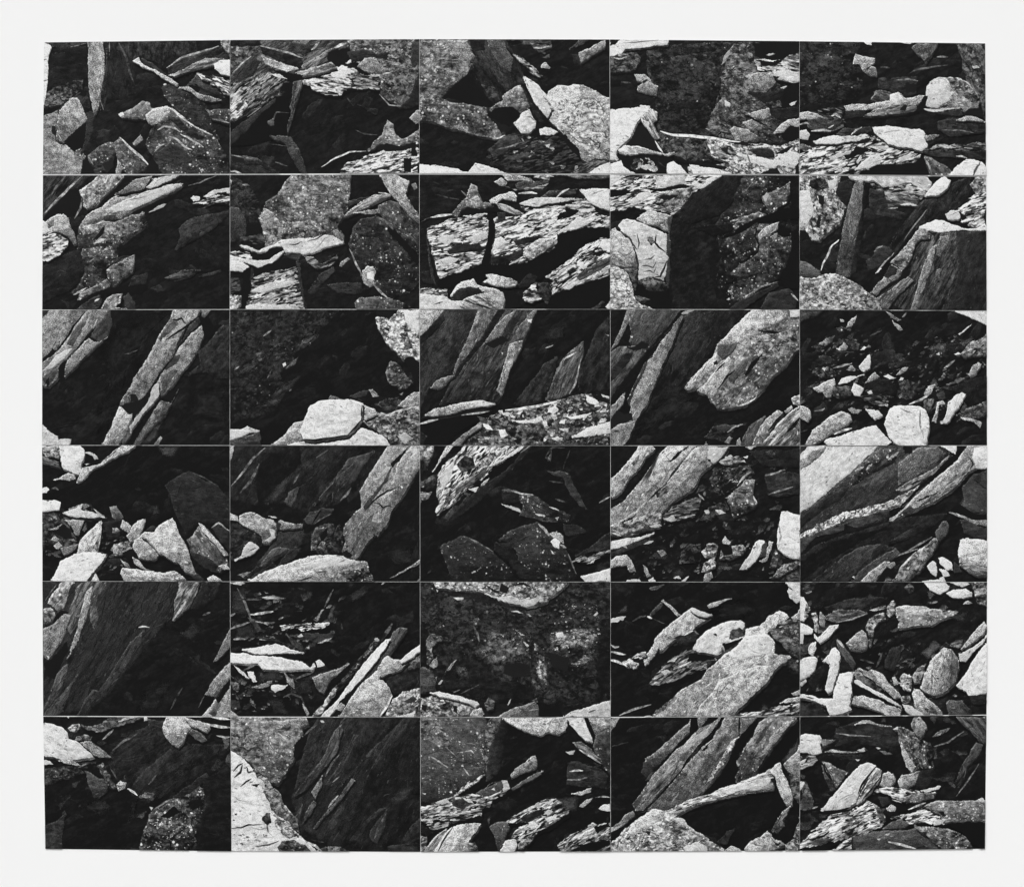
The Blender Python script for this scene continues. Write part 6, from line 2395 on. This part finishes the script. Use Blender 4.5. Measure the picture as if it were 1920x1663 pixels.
PRINTS[5, 2] = (18, '''
r 22 48 8 -20 24: 60,20 150,20 188,60 180,130 60,130
s*0.8 86: -1,2 66,2 68,12 66,30 66,46 66,58 62,64 52,70 42,74 34,82 20,84 8,82 -1,80
s*2.2 98: -1,4 18,4 28,22 34,32 22,34 10,26 -1,24
l 130 1.3: 14,11 24,18 32,26
l 150 1.6: 11,42 20,47 29,53
l 125 1.2: 27,33 38,43
l 160 1.5: 44,53 50,61
l 130 1.4: 38,38 52,36 56,40
l 120 1.6: 10,28 20,30 30,28
k 40: 30,53 34,54 34,57
r 120 180 1 40 30: 56,20 66,20 65,58 56,54
l 36 2.4: 31,65 31,77
w 195: 3,78 7,79 5,80
d 50: -1,80 20,82 30,84 16,88 -1,88
m*0.8 92: 66,12 72,2 84,2 80,14 76,28 72,46 68,60 66,40
d 62>20@0: 70,34 84,2 92,2 86,30 78,60 66,70
m*1.1 155 -30: 30,85 42,73 52,68 60,62 66,60 60,66 48,74 38,82
k 22: 34,84 48,77 64,66 70,68 56,76 40,82
g*1.4 188: 82,2 148,2 148,12 146,16 140,20 134,19 127,18 122,21 112,19 104,16 94,11
w*1.4 198: 147,2 164,2 168,12 172,20 174,28 166,26 158,18 150,10
g*1.3 158: 167,2 191,2 191,12 182,16 176,20 172,12
k 22: 164,2 168,2 174,16 176,24 172,22
k 24: 146,16 150,10 156,16 150,17
s 72: 176,21 191,13 191,60 186,54 180,46 174,34
g*1.4 135 -35: 91,60 96,54 106,48 112,42 116,41 118,46 117,54 106,57 96,62 92,64
p*0.7 104 -30: 92,74 100,69 112,61 124,56 122,60 110,67 98,74 93,76
w 175: 146,37 150,37 156,36 154,40 150,40
b 95 20: 154,28 162,27 172,34 182,46 184,50 176,46 166,40 158,34
l 170 2.2: 160,35 172,42 182,49
d*1.5 48: 148,48 160,47 184,56 189,62 185,74 160,72 147,70
l 160 2: 150,57 158,56 164,56
l 125 1.8: 148,65 160,65 168,63
f*1.1 118 -10: 0,92 14,88 28,84 44,80 56,80 68,72 82,66 90,68 91,74 84,80 72,86 72,92 64,94 62,102 48,106 30,110 14,116 6,110 0,104
d*1.4 66: 32,86 46,82 54,88 44,94 34,92
g*0.7 74: 56,79 70,72 82,66 86,72 78,80 64,82
w*1.3 184: 82,66 88,66 91,74 84,77 84,70
w 195: 72,75 75,73 76,76
l 175 2: 62,84 72,82 82,77
w 185 25: 43,83 50,84 55,89 50,88
w 180: 16,88 26,84 32,88 22,90
w 185: 68,88 73,86 72,89
k 26: 52,107 60,100 64,103 62,107
m 120: 0,120 8,122 8,138 0,138
d 42: 0,108 10,114 14,118 8,122 0,118
b*1.1 135 -55: 4,138 18,120 28,114 22,128 16,138
g*1.3 186 -50: 28,116 36,111 46,109 62,109 58,116 50,126 44,138 14,138 20,128
l 50 1.8: 18,138 26,123 34,112
m 96: 44,138 50,128 56,128 60,138
d~ 70: 68,104 72,100 70,112
s*0.8 82: 70,112 76,108 88,107 91,112 88,118 84,128 80,138 76,124
f*1.1 135 -28: 86,107 96,100 110,94 122,86 136,84 144,88 150,94 148,100 138,106 130,112 116,118 104,126 90,125 96,116 110,108
d 40 -25: 100,104 116,96 130,94 124,100 108,108
w*1.2 200: 109,108 114,106 120,112 112,115
w 195: 125,103 136,102 141,104 128,107
w 188: 125,97 130,95 134,97 128,101
l 185 2.6: 98,100 112,93 126,87
w 185: 124,88 134,86 130,90
m*1.1 120 -30: 96,132 106,124 118,118 113,126 102,136
w*1.4 194: 82,134 86,126 96,124 98,130 94,138 80,138
g*1.3 155: 152,79 160,77 172,73 172,78 162,81 156,80
d~ 64: 138,84 160,80 158,96 146,98
g*1.3 145 -50: 160,92 166,85 174,83 170,88 164,93
w 200: 179,94 184,90 191,89 191,97 184,96
l 130 1.8: 176,83 184,82 191,83
f*1.0 115 -30: 138,130 156,118 170,110 191,108 191,118 178,122 191,120 191,138 140,138
k 22: 150,137 170,128 191,126 191,130 176,137
k 22: 174,112 188,108 191,112 178,119
''')
PRINTS[5, 3] = (18, '''
g 135: -1,5 11,3 6,12 -1,19
l 58 1.4: 3,32 10,30 19,28
d~ 44: 44,22 60,20 56,30
g*1.1 118 -45: 36,44 48,36 60,26 70,16 80,8 83,4 82,16 76,22 66,34 56,44 50,50 42,56 36,52
d*1.3 58: 34,48 48,42 54,46 46,54 38,64 32,58
l 90 2: 42,46 44,52
d*1.3 60: 36,66 42,58 50,56 44,64
g 112 -50: 88,4 100,2 94,10 90,14
g*1.1 132 -50: 23,90 34,76 46,58 60,42 72,32 82,22 90,14 100,10 114,2 106,12 100,20 90,30 82,40 76,48 72,56 62,66 50,78 40,90 34,96 26,96
b*1.2 108 -50: 28,94 40,76 56,58 68,46 76,42 66,58 50,76 36,92
w*1.2 162 -45: 74,32 88,20 102,10 98,20 84,30 76,38
p 84: 70,40 80,36 78,44 70,47
d*1.3 74: 23,90 28,84 35,79 30,90 26,94
k 20: 82,3 88,3 86,18 76,26 64,38 52,52 43,60 56,44 70,28 80,20
g*1.2 122 -50: 116,3 130,3 130,18 124,30 120,40 116,48 110,58 104,66 96,76 90,80 74,88 56,94 46,94 38,96 56,76 72,58 82,44 92,34 104,24
m*1.1 152 -50: 120,30 130,22 122,36 112,52 104,64 98,68 108,52
d*1.3 72 -50: 112,26 118,20 116,27
k 26: 91,36 104,26 96,36
k 20: 116,2 110,14 100,22 100,20 108,12 112,2
l 20 2.4: 101,22 90,31 78,46 72,56
l 22 2: 72,56 60,70 46,86 34,97
k 30: 25,97 34,96 30,101
g*1.1 108 -60: 131,3 148,3 140,12 134,20 131,22
l 24 1.6: 130,3 130,20
k 17: 131,22 146,6 148,10 140,22 130,38 127,48 131,52 126,60 128,70 108,78 92,81 110,62 120,46 126,32
s*1.5 120 -50: 127,47 134,36 144,22 150,8 158,3 188,3 178,14 168,26 160,38 152,50 146,58 140,66 128,70 126,62 132,52 128,52
d*1.2 74 -55: 146,28 156,12 164,6 156,20 148,30
w 170: 127,48 131,50 129,52
g 140 -50: 160,24 176,8 184,5 170,24 160,34
k 18: 148,60 162,40 178,22 191,5 191,28 180,40 172,50 160,56
d~ 68: 170,48 191,20 191,36 178,52
g*1.3 152: 174,50 182,42 191,30 191,64 184,60 178,56
m*0.9 84: 180,60 191,62 191,92 184,80
b*1.1 168 -14: 56,96 70,90 84,84 104,78 110,74 126,70 140,64 156,58 162,54 165,62 164,74 150,76 134,79 118,82 104,85 84,92 72,98 64,102 58,100
w*1.3 198 -12: 108,77 126,71 146,65 162,63 160,70 140,74 120,80
f*0.8 140 -14: 58,98 72,90 90,84 104,80 100,86 84,92 68,100
k 30: 162,64 168,62 168,72 164,70
g*1.4 168 65: 160,56 166,50 171,48 173,58 178,66 183,78 183,90 178,92 172,82 168,72 166,62
w 190 65: 170,60 176,70 182,80 178,80 172,70
k 22: 166,76 172,82 176,92 170,100 164,110 156,114
b*1.1 115 -50: 162,116 168,104 174,96 181,91 178,100 172,108 164,118
m*0.8 80: 164,112 176,104 176,112 168,120
m 110: 184,122 190,102 191,102 191,126
p 104: -1,116 10,108 16,100 24,96 26,102 18,108 8,116
k 22: -1,127 -1,118 20,110 14,118
g 155: -1,113 8,112 16,109 6,116 -1,118
m*0.9 155: -1,131 12,118 24,108 36,100 44,94 56,96 64,102 74,104 78,110 90,118 100,126 112,132 117,138 -1,138
g*1.4 188: 24,108 36,100 46,94 54,96 52,106 42,112 30,118 14,126
m*0.9 120: 54,104 64,106 76,112 72,122 56,118
m 105: 30,128 40,126 44,136 28,138
k 38: 36,117 42,116 40,121
k 40: 17,124 21,121 20,125
w*1.4 188: 74,133 88,127 98,132 98,138 76,138
w 194: 64,104 72,103 76,107 68,107
w 190: 34,134 38,132 38,136
g*1.3 162: 135,134 142,126 152,122 158,116 162,119 164,124 172,126 176,130 166,135 150,138 136,138
k 30: 164,126 172,128 168,133
g 168: 116,135 122,131 130,134 134,138 116,138
m 140: 176,130 184,124 189,126 189,138 176,138
d*1.3 44: 108,128 118,116 126,114 118,130
''')
PRINTS[5, 4] = (20, '''
r 26 70 8 -10 40: 0,4 188,4 188,100 100,130 0,110
d~ 40: 24,10 40,4 44,12
d*1.2 46: 38,14 54,8 70,6 94,12 100,18 102,30 90,34 60,28 36,24
g*1.3 150: 56,10 64,6 72,6 78,9 88,11 94,12 80,11 70,9
l 120 1.6: 38,19 56,21 73,22
d~ 70: 82,8 86,2 90,8
w*1.3 202: 0,21 8,19 22,21 24,25 22,30 24,38 18,40 8,38 0,38
g 115: 23,25 38,25 30,30 25,32
b*1.1 122 3: 26,38 34,35 50,37 60,37 66,33 70,36 56,39 40,38
w 172: 59,36 66,33 67,37
w 190: 78,33 83,34 80,35
g 98: 82,36 92,38 95,40 86,40
d*1.4 44: 30,40 60,40 64,46 44,46
w 195: 57,45 62,45 60,47
s*2.4 100 65: 95,15 99,12 108,14 116,18 120,24 130,28 132,36 134,44 136,52 130,54 120,55 114,59 110,54 106,46 104,38 101,28 100,18
g*1.2 168: 103,30 108,36 112,44 118,52 114,58 108,52 104,40
w 185: 95,15 100,12 100,15
m*0.8 110: 113,10 116,3 122,2 127,8 129,14 126,20 122,24 116,18
g 140: 117,10 121,6 124,12 120,16
m 72: 126,28 132,28 135,40 130,46
g*1.2 100 -30: 134,22 142,16 153,13 148,18 140,22
w 150: 139,20 144,18 142,21
d*1.4 64: 132,3 140,2 136,10
b*0.9 82 50: 158,2 189,2 188,30 180,26 172,16 164,10
l 100 1.8: 136,32 150,28 166,17
b*0.8 64 -55: 156,68 162,54 172,38 178,28 185,30 180,44 170,60 160,74
l 96 1.6: 158,82 166,72 174,60 181,49
w 150: 185,3 187,2 187,4
f*1.0 112 -8: 0,42 18,40 20,46 14,52 0,57
w 190: 0,47 9,44 6,49 0,50
s*1.3 108 40: 24,47 30,48 40,54 50,58 44,66 38,74 34,66 28,56
p 84: 24,50 30,62 38,76 32,76 28,66
l 40 2: 26,49 32,62 38,74
w 195: 0,67 7,67 5,72 0,78
m*0.7 74: 4,74 8,66 12,76 16,92 8,96 0,94
l 110 1.8: 14,94 20,92
g*1.3 164: 83,60 90,57 96,60 98,66 92,72 84,72 80,70 84,66
g*1.2 142: 100,66 104,60 110,60 116,58 122,56 122,64 116,70 108,74 102,72
w 180: 100,68 104,62 105,70 102,73
d 38: 122,56 136,54 138,60 128,74 118,74 118,66
f*0.9 150 5: 78,77 88,72 104,74 120,76 124,78 138,78 134,84 118,88 104,87 90,80
s*1.6 95: 108,82 124,78 138,78 136,84 120,88 108,88
w*1.2 192 -12: 122,76 130,74 140,71 143,72 140,75 128,78
w 180: 94,85 100,86 104,88 98,87
d 50: 80,82 90,82 94,90 84,92
g 170: 88,94 93,90 98,92 97,97 91,97
k 24: 96,88 112,92 120,90 108,96 100,98
f*1.1 128 -22: 10,122 20,112 30,102 42,96 58,92 70,86 80,92 86,100 88,106 84,112 70,118 56,122 40,126 20,132 2,134 2,128
m*0.8 100: 76,90 84,94 88,104 82,106
w*1.3 200 -48: 26,92 34,82 44,70 54,58 62,50 66,49 70,48 74,49 78,51 76,58 68,66 62,76 58,88 50,93 40,95 22,96
b*1.3 152 -50: 58,90 62,80 70,66 78,53 81,54 84,56 82,64 74,76 64,88
l 30 2.4: 78,52 70,62 64,70 60,80
l 40 1.8: 83,62 74,74 64,86
k 24: 20,97 40,95 54,92 44,97 28,100
f*1.0 160 -15: 92,104 104,100 116,98 126,92 140,96 146,100 138,104 150,106 146,110 134,110 124,108 112,110 106,104
s*1.6 122: 126,92 138,86 152,86 166,86 178,86 182,84 188,86 188,108 170,106 156,107 146,108 142,100
l 180 2: 110,95 120,91 128,88
w 190: 180,85 184,83 188,86 184,88
w 185: 136,106 146,104 150,104 142,110 136,111
k 30: 140,97 146,97 148,101 144,102
p*0.8 82: 84,114 94,107 104,104 112,110 104,114 88,115
l 26 1.6: 84,115 100,115 114,112
p*0.8 80: 54,122 66,119 84,116 104,116 118,114 140,122 146,136 100,138 56,138
s*2.2 100: 116,112 134,112 150,114 160,118 170,124 174,132 160,138 144,134 130,122
l 165 2.6: 90,127 104,130 118,134
w 195: 79,124 83,124 81,126
w 170: 86,120 92,118 90,121
f*1.0 122 -20: 32,138 44,128 54,122 56,138
l 24 2: 54,122 55,138
d*1.4 72: 8,129 24,123 36,124 22,131
w 180: 10,131 14,129 13,132
k 20: 148,109 168,107 188,108 188,136 174,130 164,118
k 24: 4,134 30,130 54,121 44,128 24,138 4,138
''')

for (row, col) in sorted(LABELS):
    base, txt = PRINTS.get((row, col), (60, ''))
    make_print(col, row, quad_of(col, row), LABELS[(row, col)], base, txt)
